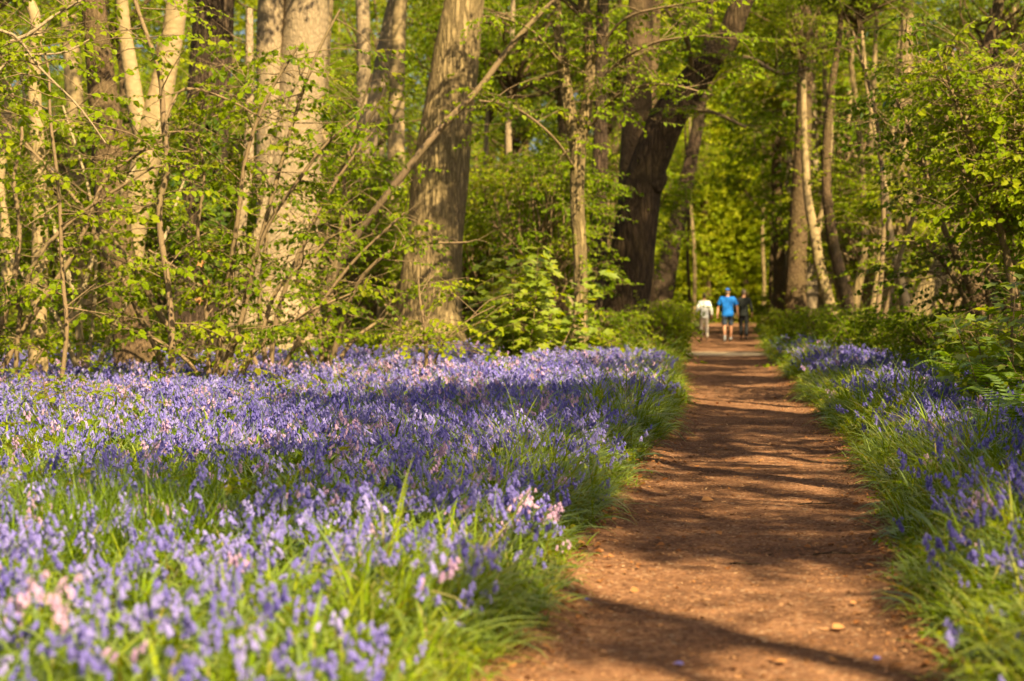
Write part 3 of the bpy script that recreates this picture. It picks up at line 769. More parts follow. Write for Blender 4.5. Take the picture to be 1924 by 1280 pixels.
for px, py in ((376, 490), (388, 527), (372, 560), (395, 470)):
    mb = MB(); p = P(px, py, 27.3)
    put_leaves(mb, [p], [[.3, -.2, -1]], [[.2, -1, .2]], [.10], [.8], lobed=True)
    link('dead_leaf', mb.mesh('dead_leaf', [M_DEADLEAF], off=np.array(hazel.location)), hazel)

# sycamore seedlings with broad lobed leaves
def sycamore(label, Y, px, py, n, h, wd, seed, size=(.12, .22), sc_=1.0):
    r = np.random.default_rng(seed)
    c0 = P(px, py, Y)
    b = np.array([c0[0], Y, float(gz(c0[0], Y))])
    root = link('sycamore_sapling', None, loc=b)
    tag(root, label, 'sapling')
    lm = MB()
    for s in range(n):
        x, y = r.normal(0, wd, 2)
        hh = h * r.uniform(.5, 1)
        pts = np.array([b + [x * .5, y * .5, -.05], b + [x * .8, y * .8, hh * .5], b + [x * 1.1 + r.normal(0, .05), y * 1.1, hh]])
        q, rr = resample(pts, [.010, .008, .004], .12)
        sm = MB(); tube(sm, q, rr, n=5)
        link('stem', sm.mesh('stem', [M_TWIG], off=b), root)
        pos, d, up, sz = [], [], [], []
        for i in range(2, len(q)):
            a0 = r.uniform(0, 6.28)
            for side in (0, 1):
                for rep in range(2):
                    a = a0 + PI * side + r.normal(0, .4)
                    dd = np.array([math.cos(a), math.sin(a), r.uniform(.0, .5)])
                    ln = r.uniform(.05, .30)
                    p = q[i] + dd * ln
                    tube(lm, np.array([q[i], q[i] + dd * ln * .5, p]), [.003, .0025, .002], n=3, mat=1, cap=False)
                    pos.append(p); d.append(dd * [1, 1, .2] + [0, 0, r.uniform(-.7, -.1)]); up.append([r.normal(0, .3), r.normal(-.25, .3), 1]); sz.append(r.uniform(*size))
        put_leaves(lm, pos, d, up, np.array(sz), r.uniform(.3, 1, len(pos)), lobed=True)
    link('foliage', lm.mesh('foliage', [M_BRIGHT, M_TWIG], off=b), root)
    return root
sycamore('broad-leaved bright sapling clump right of the big oak, behind the bluebells', 35, 960, 650, 16, 2.2, .55, 601)
sycamore('low broad-leaved seedlings in front of the slim forked tree', 36, 1045, 660, 8, 1.0, .35, 602)
sycamore('broad-leaved sapling hanging at the right border above the ferns', 20, 1905, 700, 10, 1.5, .35, 603, size=(.10, .16))
sycamore('knee-high bright leafy seedlings among bluebells by the lone wobbly stem', 20, 130, 830, 4, .55, .22, 604, size=(.05, .09))
sycamore('small leafy seedling in bluebells near the two leaning stems', 21, 205, 830, 4, .5, .2, 605, size=(.05, .09))

# ------------------------------------------------------------------ the wood farther off
def simple_pole(seed, h, r0, bark):
    r = np.random.default_rng(seed)
    mb = MB()
    z = np.linspace(-.2, h, 7)
    pts = np.stack([np.cumsum(r.normal(0, .10, 7)), np.cumsum(r.normal(0, .1, 7)), z], -1)
    q, rr = resample(pts, r0 * np.array([1.35, 1.0, .9, .82, .74, .62, .4]), .35)
    tube(mb, q, rr, n=10, lump=.05, seed=seed)
    return mb.mesh('trunk', [bark]), q[-1]
POLES = [simple_pole(700 + k, 12 + k % 3, .10 + .05 * (k % 4), [M_BROWN, M_GREYB, M_BEECH, M_DARK, M_OAK, M_BROWN][k % 6]) for k in range(8)]
def bush_stems(seed):
    r = np.random.default_rng(seed)
    mb = MB()
    for k in range(6):
        a = r.uniform(0, 6.28)
        p = np.array([[0, 0, -.1], [math.cos(a) * .25, math.sin(a) * .25, .9], [math.cos(a) * .9, math.sin(a) * .9, 2.6], [math.cos(a) * 1.2, math.sin(a) * 1.2, 4.2]]) + r.normal(0, .08, (4, 3))
        q, rr = resample(p, [.05, .04, .028, .012], .3)
        tube(mb, q, rr, n=6, lump=.05, seed=k)
    return mb.mesh('stems', [M_TWIG])
STEMS = [bush_stems(750 + k) for k in range(3)]

def pole_tree(name, x, y, k, rng, label, group, cs=1.0, cat='tree'):
    me, tp = POLES[k]
    z = float(gz(x, y))
    root = link(name, None, loc=(x, y, z), rz=rng.uniform(0, 6.28), sc=rng.uniform(.85, 1.2))
    tag(root, label, cat, group)
    link('trunk', me, root)
    link('crown', TALL[int(rng.integers(0, 3))], root, loc=(tp[0], tp[1], tp[2] - rng.uniform(2.5, 6.5)), rz=rng.uniform(0, 6.28), sc=cs * rng.uniform(.6, .95))
    return root
def under_tree(x, y, rng, label, group, s=1.0):
    root = link('understorey_shrub', None, loc=(x, y, float(gz(x, y))), rz=rng.uniform(0, 6.28), sc=s * rng.uniform(.85, 1.25))
    tag(root, label, 'shrub', group)
    link('stems', STEMS[int(rng.integers(0, 3))], root)
    link('crown', UNDER[int(rng.integers(0, 5))], root, rz=rng.uniform(0, 6.28))
    return root

def clear_of(x, y, pts, d):
    return all((x - a) ** 2 + (y - b) ** 2 > d * d for a, b in pts)

rng = np.random.default_rng(42)
used = []
for i in range(900):                                  # slim far trunks on both sides
    y = rng.uniform(58, 125); x = rng.uniform(-.30, .31) * y
    if (abs(x - 10.5) < 4 and abs(y - 61) < 6.5) or abs(x - pc(y)) < pw(y) + 1.6 or not clear_of(x, y, used, 3.6): continue
    used.append((x, y))
    left = x < pc(y)
    pole_tree('woodland_tree', x, y, int(rng.integers(0, 8)), rng,
              'distant tree trunk among green leaves, deep in the wood left of the path' if left else 'distant tree trunk among green leaves, deep in the wood right of the path',
              'far trees left of the path' if left else 'far trees right of the path')
    if len(used) >= 62: break
used2 = []
for i in range(900):                                  # leafy understorey
    y = rng.uniform(45, 118); x = rng.uniform(-.29, .30) * y
    if abs(x - pc(y)) < pw(y) + 2.6 + (y > 75) * 2.0 or not clear_of(x, y, used2, 3.3): continue
    if .12 < x / y < .205 and y < 66: continue
    used2.append((x, y))
    left = x < pc(y)
    under_tree(x, y, rng, 'leafy young tree filling the gaps between trunks behind the bluebells left of the path' if left else 'leafy young tree filling the gaps between trunks right of the path',
               'young leafy trees left of the path' if left else 'young leafy trees right of the path')
    if len(used2) >= 72: break

for y, sx, k in ((67, -4.2, 1), (80, -4.2, 4)):
    pole_tree('woodland_tree', float(pc(y)) + sx, y, k, rng, 'tree arching its leafy crown over the far end of the path', 'trees arching over the far path', cs=1.25)

for px, y, k in ((1292, 92, 0), (1304, 116, 4), (1440, 108, 4), (1448, 88, 0)):
    pole_tree('woodland_tree', (px - 962) / FPX * y, y, k, rng, 'slim trunk right at the far end of the path, beyond the walkers', 'slim trunks at the end of the path', cs=.5)
for y, dx, sz in ((79, 5.0, 2.0), (92, 4.6, 2.1)):
    under_tree(float(pc(y)) + dx, y, rng, 'tall leafy tree arching over the far path from its right side', 'leafy trees arching from the right', sz)

def far_woods():
    r = np.random.default_rng(77)
    mb = MB()
    nc = 1650
    y = r.uniform(120, 158, nc); x = r.uniform(-.30, .33, nc) * y
    z = r.uniform(.3, 27, nc)
    x[:420] = r.uniform(.055, .15, 420) * y[:420]; z[:420] = r.uniform(.2, 22, 420)
    per = 48
    ci = np.repeat(np.arange(nc), per)
    off = r.normal(size=(nc * per, 3)) * np.array([2.2, 2.2, 1.3])
    T = np.stack([x, y, z], -1)[ci] + off
    N = len(T)
    put_sprays(mb, T, r.uniform(0, 6.28, N), r.normal(.1, .4, N), r.normal(0, .4, N), r.uniform(1.5, 2.6, N), r, r.uniform(.2, 1, nc)[ci], twigm=None)
    for k in range(70):
        yy = r.uniform(122, 160); xx = r.uniform(-.36, .4) * yy
        tube(mb, np.array([[xx, yy, -.2], [xx + r.normal(0, .4), yy, 9], [xx + r.normal(0, .8), yy, 22]]), [.35, .28, .15], n=7, mat=1)
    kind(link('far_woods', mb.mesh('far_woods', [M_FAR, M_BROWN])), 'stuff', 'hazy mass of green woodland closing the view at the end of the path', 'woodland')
far_woods()

# unseen trees beside and behind the camera, most added to shade path and flowers
rng = np.random.default_rng(9)
SHADE = [(6.87, -2.75, 0, .3, 1.6), (5.9, -1.8, 4, .2, .95), (8.3, 2.2, 2, .95, 1), (6.6, 10.5, 4, 1.05, 1), (13.0, 12.0, 0, 1.0, 1), (14.5, 20.0, 3, .8, 1), (9.4, 27.5, 7, .6, 1), (12.9, 31.0, 4, .58, 1.8), (8.5, 16.0, 5, .33, 1.75),
         (4.4, 12.5, 1, .3, 1), (5.3, 15.5, 4, .25, 1), (6.0, 18.2, 0, .3, 1), (6.7, 22.0, 5, .3, 1), (7.7, 25.0, 2, .3, 1), (8.4, 29.0, 0, .3, 1), (9.1, 32.6, 1, .35, 1), (10.3, 37.0, 5, .35, 1), (11.2, 41.0, 2, .4, 1), (7.0, 16.6, 6, .3, 1),
         (-6.5, 6.0, 1, 1.2, 1), (-9.5, 15.0, 3, 1.1, 1), (-12.0, 25.0, 6, 1.1, 1), (-14.5, 35.0, 5, 1.1, 1), (-3.5, -7.0, 2, 1.2, 1), (3.0, -15.0, 7, 1.3, 1), (11.0, -15.0, 3, 1.3, 1), (18.0, -5.0, 1, 1.3, 1), (21.0, 7.0, 6, 1.3, 1), (-11.0, -4.0, 5, 1.3, 1), (-16.0, 12.0, 0, 1.3, 1)]  # this last row is added to block skylight
SHADECR = [crown_mesh('crown', 250 + k, 4.4, 3.2, 3.2, 30, 42, M_LEAF, clr=(0.6, 1.5), flat=0.45, sc=(1.0, 1.6), barkm=M_BROWN) for k in range(2)]
for i, (x, y, k, cs, hs) in enumerate(SHADE):
    me, tp = POLES[k]
    root = link('woodland_tree', None, loc=(x, y, float(gz(x, y))), rz=rng.uniform(0, 6.28), sc=hs)
    tag(root, 'tall tree out of view beside the walk, placed for the shade it casts', 'tree', 'unseen trees shading the path')
    link('trunk', me, root)
    link('crown', SHADECR[i % 2], root, loc=(tp[0], tp[1], tp[2] - 4.2 * (1 if hs == 1 else .4)), rz=rng.uniform(0, 6.28), sc=cs)
for x, y, sz in ((6.3, 12.3, .7), (10.4, 30.0, .8)):  # added out of view to throw shade on the path and right bank
    o = under_tree(x, y, rng, 'leafy young tree added for shade just outside the view, right of the path', 'young trees added to shade the right bank', sz)

# ------------------------------------------------------------------ undergrowth
def bushes():
    rng = np.random.default_rng(61)
    spots = []
    # beside the path at mid distance, then right-hand side
    for px, Y, s, lab, gp in (
        (1225, 47, .75, 'low green bush by the path edge at the foot of the giant oak', None),
        (1232, 55, .8, 'rounded green bush on the left path edge just before the walkers', None),
        (1150, 44, .7, 'green bush behind the last bluebells, left of the giant oak', None),
        (1238, 66, .9, 'bush right behind the walker in white', None),
        (1476, 62, .8, 'ferny green bush on the right path edge near the walkers', None),
        (1490, 54, .75, 'bush on the right path edge before the dark bent trunk', None),
        (1530, 47, .8, 'green bush at the feet of the cream forked beech', None),
        (1600, 43, .8, 'green bush under the dark bent leaning trunk', None),
        (1690, 36, .8, 'green bush below the sunlit broad pale trunk', None),
        (1770, 31, .8, 'shady bush behind the right-hand bluebells and ferns', None),
        (1880, 25, .75, 'shady bush above the ferns at the right border', None),
        (1475, 90, 1.2, 'bush beside the far end of the path', None)):
        x = (px - 962) / FPX * Y
        root = link('bush', None, loc=(x, Y, float(gz(x, Y))), rz=rng.uniform(0, 6), sc=s * (1.2 if px < 1300 else .95))
        tag(root, lab, 'bush', gp)
        link('crown', BUSH[int(rng.integers(0, 3))], root)
bushes()

def undergrowth():
    """low herbs and brambles between the trunks"""
    r = np.random.default_rng(62)
    mb = MB()
    N = 9000
    y = 40 + 80 * r.uniform(0, 1, N) ** 1.4
    x = r.uniform(-.30, .31, N) * y
    e = edge(x, y)
    patch = GN2(x * .5, y * .5) > -.55
    keep = (e > .15) & patch
    x, y, e = x[keep], y[keep], e[keep]
    n = len(x)
    h = r.uniform(.05, .75, n) * np.clip(e / 1.5, .25, 1)
    T = np.stack([x, y, gz(x, y) + h], -1)
    put_sprays(mb, T, r.uniform(0, 6.28, n), r.normal(-.1, .35, n), r.normal(0, .35, n), r.uniform(.7, 1.3, n), r, np.clip(.5 + .4 * GN(x, y) + r.normal(0, .15, n), 0, 1))
    # leafy seedlings among the flowers at the back, left
    N = 420
    y = r.uniform(22, 41, N); x = r.uniform(-.30, -.02, N) * y
    keep = (GN2(x * .8 + 3, y * .8) > .0) & (r.uniform(0, 1, N) < sstep(.02, -.12, x / y + .06))
    x, y = x[keep], y[keep]; n = len(x)
    T = np.stack([x, y, gz(x, y) + r.uniform(.2, .75, n)], -1)
    put_sprays(mb, T, r.uniform(0, 6.28, n), r.normal(-.1, .35, n), r.normal(0, .35, n), r.uniform(.45, .85, n), r, r.uniform(.4, 1, n))
    N = 500
    y = r.uniform(11, 24, N); x = r.uniform(-.27, -.10, N) * y
    keep = GN2(x * .9 + 3, y * .9) > .35
    x, y = x[keep], y[keep]; n = len(x)
    T = np.stack([x, y, gz(x, y) + r.uniform(.1, .42, n)], -1)
    put_sprays(mb, T, r.uniform(0, 6.28, n), r.normal(-.1, .35, n), r.normal(0, .35, n), r.uniform(.3, .5, n), r, r.uniform(.4, 1, n))
    # small weeds along the path edges
    N = 2600
    y = 6.5 + 40 * r.uniform(0, 1, N) ** 1.3; sg = np.where(r.uniform(0, 1, N) < .35, -1, 1)
    x = pc(y) + sg * (pw(y) + np.abs(r.normal(.1, .35, N)) + .03)
    T = np.stack([x, y, gz(x, y) + r.uniform(.02, .16, N)], -1)
    put_sprays(mb, T, r.uniform(0, 6.28, N), r.normal(-.2, .35, N), r.normal(0, .35, N), r.uniform(.18, .34, N), r, r.uniform(.2, 1, N))
    # nearer, at the right-hand side behind the flowers
    N = 4200
    y = r.uniform(13, 44, N)
    x = r.uniform(.16, .28, N) * y + r.normal(0, .2, N)
    e = edge(x, y)
    keep = (e > 1.5) & (x > .2 * y - (y > 30) * 2.0)
    x, y = x[keep], y[keep]
    n = len(x)
    T = np.stack([x, y, gz(x, y) + r.uniform(.05, .55, n)], -1)
    put_sprays(mb, T, r.uniform(0, 6.28, n), r.normal(-.1, .35, n), r.normal(0, .35, n), r.uniform(.4, .8, n), r, r.uniform(0, .8, n))
    kind(link('undergrowth', mb.mesh('undergrowth', [M_LEAF, M_TWIG])), 'stuff', 'low leafy herbs and brambles covering the woodland floor', 'undergrowth')
undergrowth()

# ------------------------------------------------------------------ ferns
def fern_mesh(seed, fronds=9):
    r = np.random.default_rng(seed)
    mb = MB()
    for k in range(fronds):
        a = k * 2 * PI / fronds + r.normal(0, .25)
        L = r.uniform(.45, .75); up = r.uniform(.35, .6)
        t = np.linspace(0, 1, 24)
        out = L * (t * .9)
        z = up * np.sin(t * PI * .62) * 1.05 - .12 * t ** 3
        ca, sa = math.cos(a), math.sin(a)
        pts = np.stack([out * ca, out * sa, z], -1)
        tube(mb, pts[::4], np.linspace(.005, .0015, 6), n=3, mat=0, rnd=.6, cap=False)
        tan = nrm(np.gradient(pts, axis=0)); side = np.array([-sa, ca, 0])
        wl = .17 * L / .6 * np.sin(np.clip(t * 1.02 + .06, 0, 1) * PI) ** .7 * (1 - .35 * t)
        for sg in (-1, 1):
            d = side * sg + tan * .35 + np.array([0, 0, -.18])
            idx = np.arange(3, 24)
            p = pts[idx]; n_ = len(idx)
            up_ = np.cross(tan[idx], np.tile(side, (n_, 1))); up_ *= np.sign(up_[:, 2:3] + 1e-6)
            y_ = nrm(d[idx]); x_ = nrm(np.cross(y_, up_))
            w_ = .017
            V = np.stack([p - x_ * w_ * .5, p + y_ * (wl[idx] * .55)[:, None] - x_ * w_ * .6, p + y_ * wl[idx][:, None], p + y_ * (wl[idx] * .55)[:, None] + x_ * w_ * .6, p + x_ * w_ * .5], 1)
            F = (np.arange(n_) * 5)[:, None, None] + np.array([[0, 1, 3, 4]])
            F3 = (np.arange(n_) * 5)[:, None, None] + np.array([[1, 2, 3]])
            mb.add(V, F.reshape(-1, 4), 0, r.uniform(.2, .9), False)
            mb.add(V, F3.reshape(-1, 3), 0, r.uniform(.2, .9), False)
    return mb.mesh('fronds', [M_FERN])
FERNS = [fern_mesh(800 + k) for k in range(4)]
rng = np.random.default_rng(81)
for px, Y, s in ((1850, 21, 1.15), (1900, 19.5, 1.2), (1815, 24, 1.1), (1870, 24, 1.2), (1905, 22, 1.2), (1930, 17.5, 1.1), (1780, 27, 1.0), (1840, 27.5, 1.2), (1888, 16.5, .9), (1745, 29.5, 1.0)):
    x = (px - 962) / FPX * Y
    o = link('fern', FERNS[int(rng.integers(0, 4))], loc=(x, Y, float(gz(x, Y))), rz=rng.uniform(0, 6.28), sc=s)
    tag(o, 'green arching fern beside the bluebells, at the right border', 'fern', 'ferns at the right border')
for px, Y, s in ((1466, 58, 1.0), (1450, 66, 1.0), (1468, 50, .9), (1446, 74, 1.0), (1490, 46, .8)):
    x = (px - 962) / FPX * Y
    o = link('fern', FERNS[int(rng.integers(0, 4))], loc=(x, Y, float(gz(x, Y))), rz=rng.uniform(0, 6.28), sc=s)
    tag(o, 'bright fern on the right path edge near the walkers', 'fern', 'ferns by the far path')
for px, Y, s in ((1240, 50, 1.0), (1255, 60, .9), (1210, 45, .9), (1262, 72, .9), (1180, 44, .9)):
    x = (px - 962) / FPX * Y
    o = link('fern', FERNS[int(rng.integers(0, 4))], loc=(x, Y, float(gz(x, Y))), rz=rng.uniform(0, 6.28), sc=s)
    tag(o, 'fern on the left path edge below the giant oak', 'fern', 'ferns below the giant oak')

# ------------------------------------------------------------------ bluebells
def bell_shape(sides, lod):
    """a hanging bell along -z from the origin; unit length"""
    th = np.linspace(0, 2 * PI, sides, endpoint=False)
    ring = lambda r, z, o=0: np.stack([r * np.cos(th + o), r * np.sin(th + o), np.full(sides, z)], -1)
    j = np.arange(sides)
    if lod == 0:
        V = np.concatenate([ring(.10, 0), ring(.24, -.3), ring(.24, -.68), ring(.50, -.88, PI / sides)])
        F4 = np.concatenate([np.stack([a * sides + j, a * sides + (j + 1) % sides, (a + 1) * sides + (j + 1) % sides, (a + 1) * sides + j], -1) for a in (0, 1)])
        F3 = np.stack([2 * sides + j, 2 * sides + (j + 1) % sides, 3 * sides + j], -1)
        F = np.concatenate([np.concatenate([F4[:, :3], F4[:, [0, 2, 3]]]), F3])
    else:
        V = np.concatenate([ring(.14, 0), ring(.28, -.6), ring(.52, -.92, PI / sides)])
        F4 = np.stack([j, (j + 1) % sides, sides + (j + 1) % sides, sides + j], -1)
        F = np.concatenate([F4[:, :3], F4[:, [0, 2, 3]], np.stack([sides + j, sides + (j + 1) % sides, 2 * sides + j], -1)])
    return V, F
BELLS = [bell_shape(6, 0), bell_shape(5, 1), bell_shape(3, 1)]

def bluebell(seed, lod, leaves=True):
    """returns flower (v, f), green stem (v, f), leaf (v, f) arrays of one plant, root at the origin, nodding to +x"""
    r = np.random.default_rng(seed)
    H = r.uniform(.30, .42)
    t = np.linspace(0, 1, 6)
    lean = r.uniform(.02, .13)
    pts = np.stack([lean * t + .055 * np.clip(t - .72, 0, 1) / .28, .02 * np.sin(t * 3), H * (t - .10 * np.clip(t - .8, 0, 1))], -1)
    sb = MB()
    tube(sb, pts, np.linspace(.0042, .0025, 6), n=3, cap=False)
    nb = [10, 8, 7][lod] + int(r.integers(-1, 3))
    tt = np.linspace(.76, 1, nb)
    BV, BF = BELLS[lod]
    fb = MB()
    for i, u in enumerate(tt):
        p = np.array([np.interp(u, t, pts[:, k]) for k in range(3)])
        a = r.normal(0, .9) if u > .8 else r.uniform(0, 6.28)
        out = .022 + .075 * (1 - u)
        q = p + np.array([math.cos(a) * out, math.sin(a) * out, .004])
        s = (.039 - .012 * (u - .76) / .24) * r.uniform(.85, 1.15) * [1, 1.12, 1.45][lod]
        tilt = r.uniform(.15, .6)
        R = rotz(np.array([a]), np.array([-tilt]), np.array([0.]))[0]
        fb.add(BV @ R.T * s + q, BF, 0, smooth=False)
    lb = MB()
    nl = [6, 5, 4][lod]
    seg = [5, 4, 3][lod]
    for k in range(nl):
        a = r.uniform(0, 6.28); L = r.uniform(.26, .46); rise = r.uniform(.5, 1.3)
        t2 = np.linspace(0, 1, seg + 1)
        ang = rise - t2 * r.uniform(.9, 1.8)
        dx = np.concatenate([[0], np.cumsum(np.cos(ang[:-1]) * L / seg)]); dz = np.concatenate([[0], np.cumsum(np.sin(ang[:-1]) * L / seg)])
        wd = .0085 * np.array([.8, 1, 1, .9, .65, .1])[np.linspace(0, 5, seg + 1).astype(int)] * [1, 1.1, 1.3][lod]
        ca, sa = math.cos(a), math.sin(a)
        C_ = np.stack([dx * ca, dx * sa, dz + .005], -1)
        sd2 = np.array([-sa, ca, .15])
        V = np.stack([C_ - sd2 * wd[:, None], C_ + sd2 * wd[:, None]], 1).reshape(-1, 3)
        F = np.array([[2 * i, 2 * i + 1, 2 * i + 3, 2 * i + 2] for i in range(seg)])
        lb.add(V, F, 0, smooth=True)
    cat_ = lambda b: (np.concatenate(b.v), np.concatenate([f for f, *_ in b.f]))
    return cat_(fb), cat_(sb), cat_(lb), len(BV)

PN = Noise(31, 1.1)
CLN = Noise(33, 5.0)
def scatter_flowers():
    r = np.random.default_rng(90)
    # candidate points on both sides
    N = 182000
    y = r.uniform(5.6, 55, N)
    x = r.uniform(-18.5, 17, N)
    k = (x > -.275 * y - 3.2 + r.uniform(0, .8, N)) & (x < .275 * y + 1.8 - r.uniform(0, .6, N))
    x, y = x[k], y[k]
    N = len(x)
    e = edge(x, y)
    left = x < pc(y)
    pk = np.where(left, sstep(.02, .35, e) * (.60 + .55 * PN(x, y)) * sstep(43.5, 40, y + 2 * PN(x, y)), sstep(.04, .55, e) * (.55 + .5 * PN(x, y)) * sstep(55, 48, y) * (1 - .6 * sstep(.2, .25, x / y) * sstep(18, 22, y)))
    pk = pk * np.where(y < 12.5, 1.0, .78) * (1 - .55 * sstep(-.13, -.2, x / y) * sstep(22, 28, y + 4.5 * PN(x * .9, y * .9)))
    pk = pk * np.clip(.85 + .8 * CLN(x, y), .15, 1.4)
    keep = r.uniform(0, 1, N) < pk
    x, y, left = x[keep], y[keep], left[keep]
    order = np.argsort(np.hypot(x, y))
    x, y, left = x[order], y[order], left[order]
    n = len(x)
    print('bluebells', n)
    z = gz(x, y) - .01
    tone = r.beta(2, 2, n) * .62
    pink = r.uniform(0, 1, n) < np.where(left, .15 + .18 * PN(x * 1.3, y * 1.3), .05)
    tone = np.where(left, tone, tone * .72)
    tone = np.where(pink, r.uniform(.72, .87, n), tone)
    tone = np.where(r.uniform(0, 1, n) < .001, 1.0, tone)
    yaw = r.uniform(0, 6.28, n)
    sc = r.uniform(.68, 1.22, n) * (1 + .16 * PN(x * 2.2 + 9, y * 2.2))
    # the nearest ones that stand in the frame: each an object of its own
    vis = (np.abs(x) < .257 * y + .1) & (CAMH - z - .42 < .1925 * y + .05)
    ind = np.where(vis)[0][:260]
    rest = np.ones(n, bool); rest[ind] = False
    protos = []
    for k in range(8):
        (fv, ff), (sv, sf), (lv, lf), nb = bluebell(900 + k, 0)
        root = MB(); root.add(sv, sf, 0, .55); root.add(lv, lf, 0, .6)
        protos.append((root.mesh('stalk', [M_STRAP]), fv, ff, nb))
    heads = {}
    for i in ind:
        k = int(r.integers(0, 8))
        tb = round(float(tone[i]) * 12) / 12
        if tone[i] > .7: tb = float(np.clip(round(tone[i] * 24) / 24, .74, .88)) if tone[i] < .95 else 1.0
        if (k, tb) not in heads:
            rm, fv, ff, nb = protos[k]
            hb = MB(); hb.add(fv, ff, 0, np.repeat(np.clip(tb + r.uniform(-.05, .03, len(fv) // nb), .0, 1), nb), False)
            heads[(k, tb)] = hb.mesh('blossom', [M_BELL])
        o = link('bluebell', protos[k][0], loc=(x[i], y[i], z[i]), rz=yaw[i], sc=float(sc[i]))
        o.rotation_euler = (float(r.normal(0, .14)), float(r.normal(.08, .15)), float(yaw[i]))
        link('blossom', heads[(k, tb)], o)
        side = 'left' if left[i] else 'right'
        col = 'white' if tb > .95 else 'pink' if tb > .7 else 'violet-blue'
        tag(o, '%s bluebell among the blurred flowers closest to the viewer, %s of the path' % (col, side), 'bluebell', 'closest %s bluebells %s of the path' % (col, side))
    x, y, z, tone, yaw, sc = (a[rest] for a in (x, y, z, tone, yaw, sc))
    lodi = np.where(y < 14, 0, np.where(y < 24, 1, 2))
    mb = MB()
    for lod in range(3):
        for k in range(6):
            (fv, ff), (sv, sf), (lv, lf), nb = bluebell(930 + 10 * lod + k, lod)
            m = (lodi == lod) & (r.integers(0, 6, len(x)) == k) if k < 5 else (lodi == lod)
            if k < 5:
                lodi = np.where(m, 9, lodi)
            if not m.any(): continue
            T = np.stack([x, y, z], -1)[m]
            R = rotz(yaw[m], r.normal(.08, .16, m.sum()), r.normal(0, .15, m.sum()))
            br = np.clip(tone[m][:, None] + np.where(tone[m][:, None] > .7, r.uniform(-.04, .06, (m.sum(), len(fv) // nb)), r.uniform(-.12, .06, (m.sum(), len(fv) // nb))), 0, 1)
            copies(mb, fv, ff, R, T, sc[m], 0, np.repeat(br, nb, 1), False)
            copies(mb, sv, sf, R, T, sc[m], 1, np.full(m.sum(), .6))
            copies(mb, lv, lf, R, T, sc[m], 1, np.clip(r.normal(.5, .22, m.sum()), 0, 1))
    kind(link('bluebell_carpet', mb.mesh('bluebell_carpet', [M_BELL, M_STRAP])), 'stuff', 'carpet of violet and pink bluebells with green strap leaves on both sides of the path', 'bluebells')
scatter_flowers()

# ------------------------------------------------------------------ grass and strap leaves along the path and between the flowers
def blades(mb, x, y, r, L, wd, seg, matn, tone, yaw=None, rise=(.6, 1.45), curl=(.6, 1.9)):
    n = len(x)
    yaw = r.uniform(0, 6.28, n) if yaw is None else yaw
    a0 = r.uniform(*rise, n); cu = r.uniform(*curl, n)
    t = np.linspace(0, 1, seg + 1)
    ang = a0[:, None] - t[None] * cu[:, None]
    st = (L / seg)[:, None]
    dx = np.concatenate([np.zeros((n, 1)), np.cumsum(np.cos(ang[:, :-1]) * st, 1)], 1)
    dz = np.concatenate([np.zeros((n, 1)), np.cumsum(np.sin(ang[:, :-1]) * st, 1)], 1)
    ca, sa = np.cos(yaw)[:, None], np.sin(yaw)[:, None]
    bx, by = x[:, None] + dx * ca, y[:, None] + dx * sa
    bz = np.maximum(gz(x, y)[:, None] + dz, gz(bx, by) + .006)
    C_ = np.stack([bx, by, bz], -1)
    tw = r.uniform(-.4, .4, n)[:, None]
    side = np.stack([-sa + 0 * t, ca + 0 * t, tw + 0 * t], -1)
    w_ = (wd[:, None] * np.clip(1.15 * (1 - t ** 2.5), .06, 1)[None])[..., None] * .5
    V = np.stack([C_ - side * w_, C_ + side * w_], 2).reshape(n, -1, 3)
    F = np.array([[2 * i, 2 * i + 1, 2 * i + 3, 2 * i + 2] for i in range(seg)])
    FF = F[None] + (np.arange(n) * 2 * (seg + 1))[:, None, None]
    mb.add(V.reshape(-1, 3), FF.reshape(-1, 4), matn, np.repeat(tone, 2 * (seg + 1)))

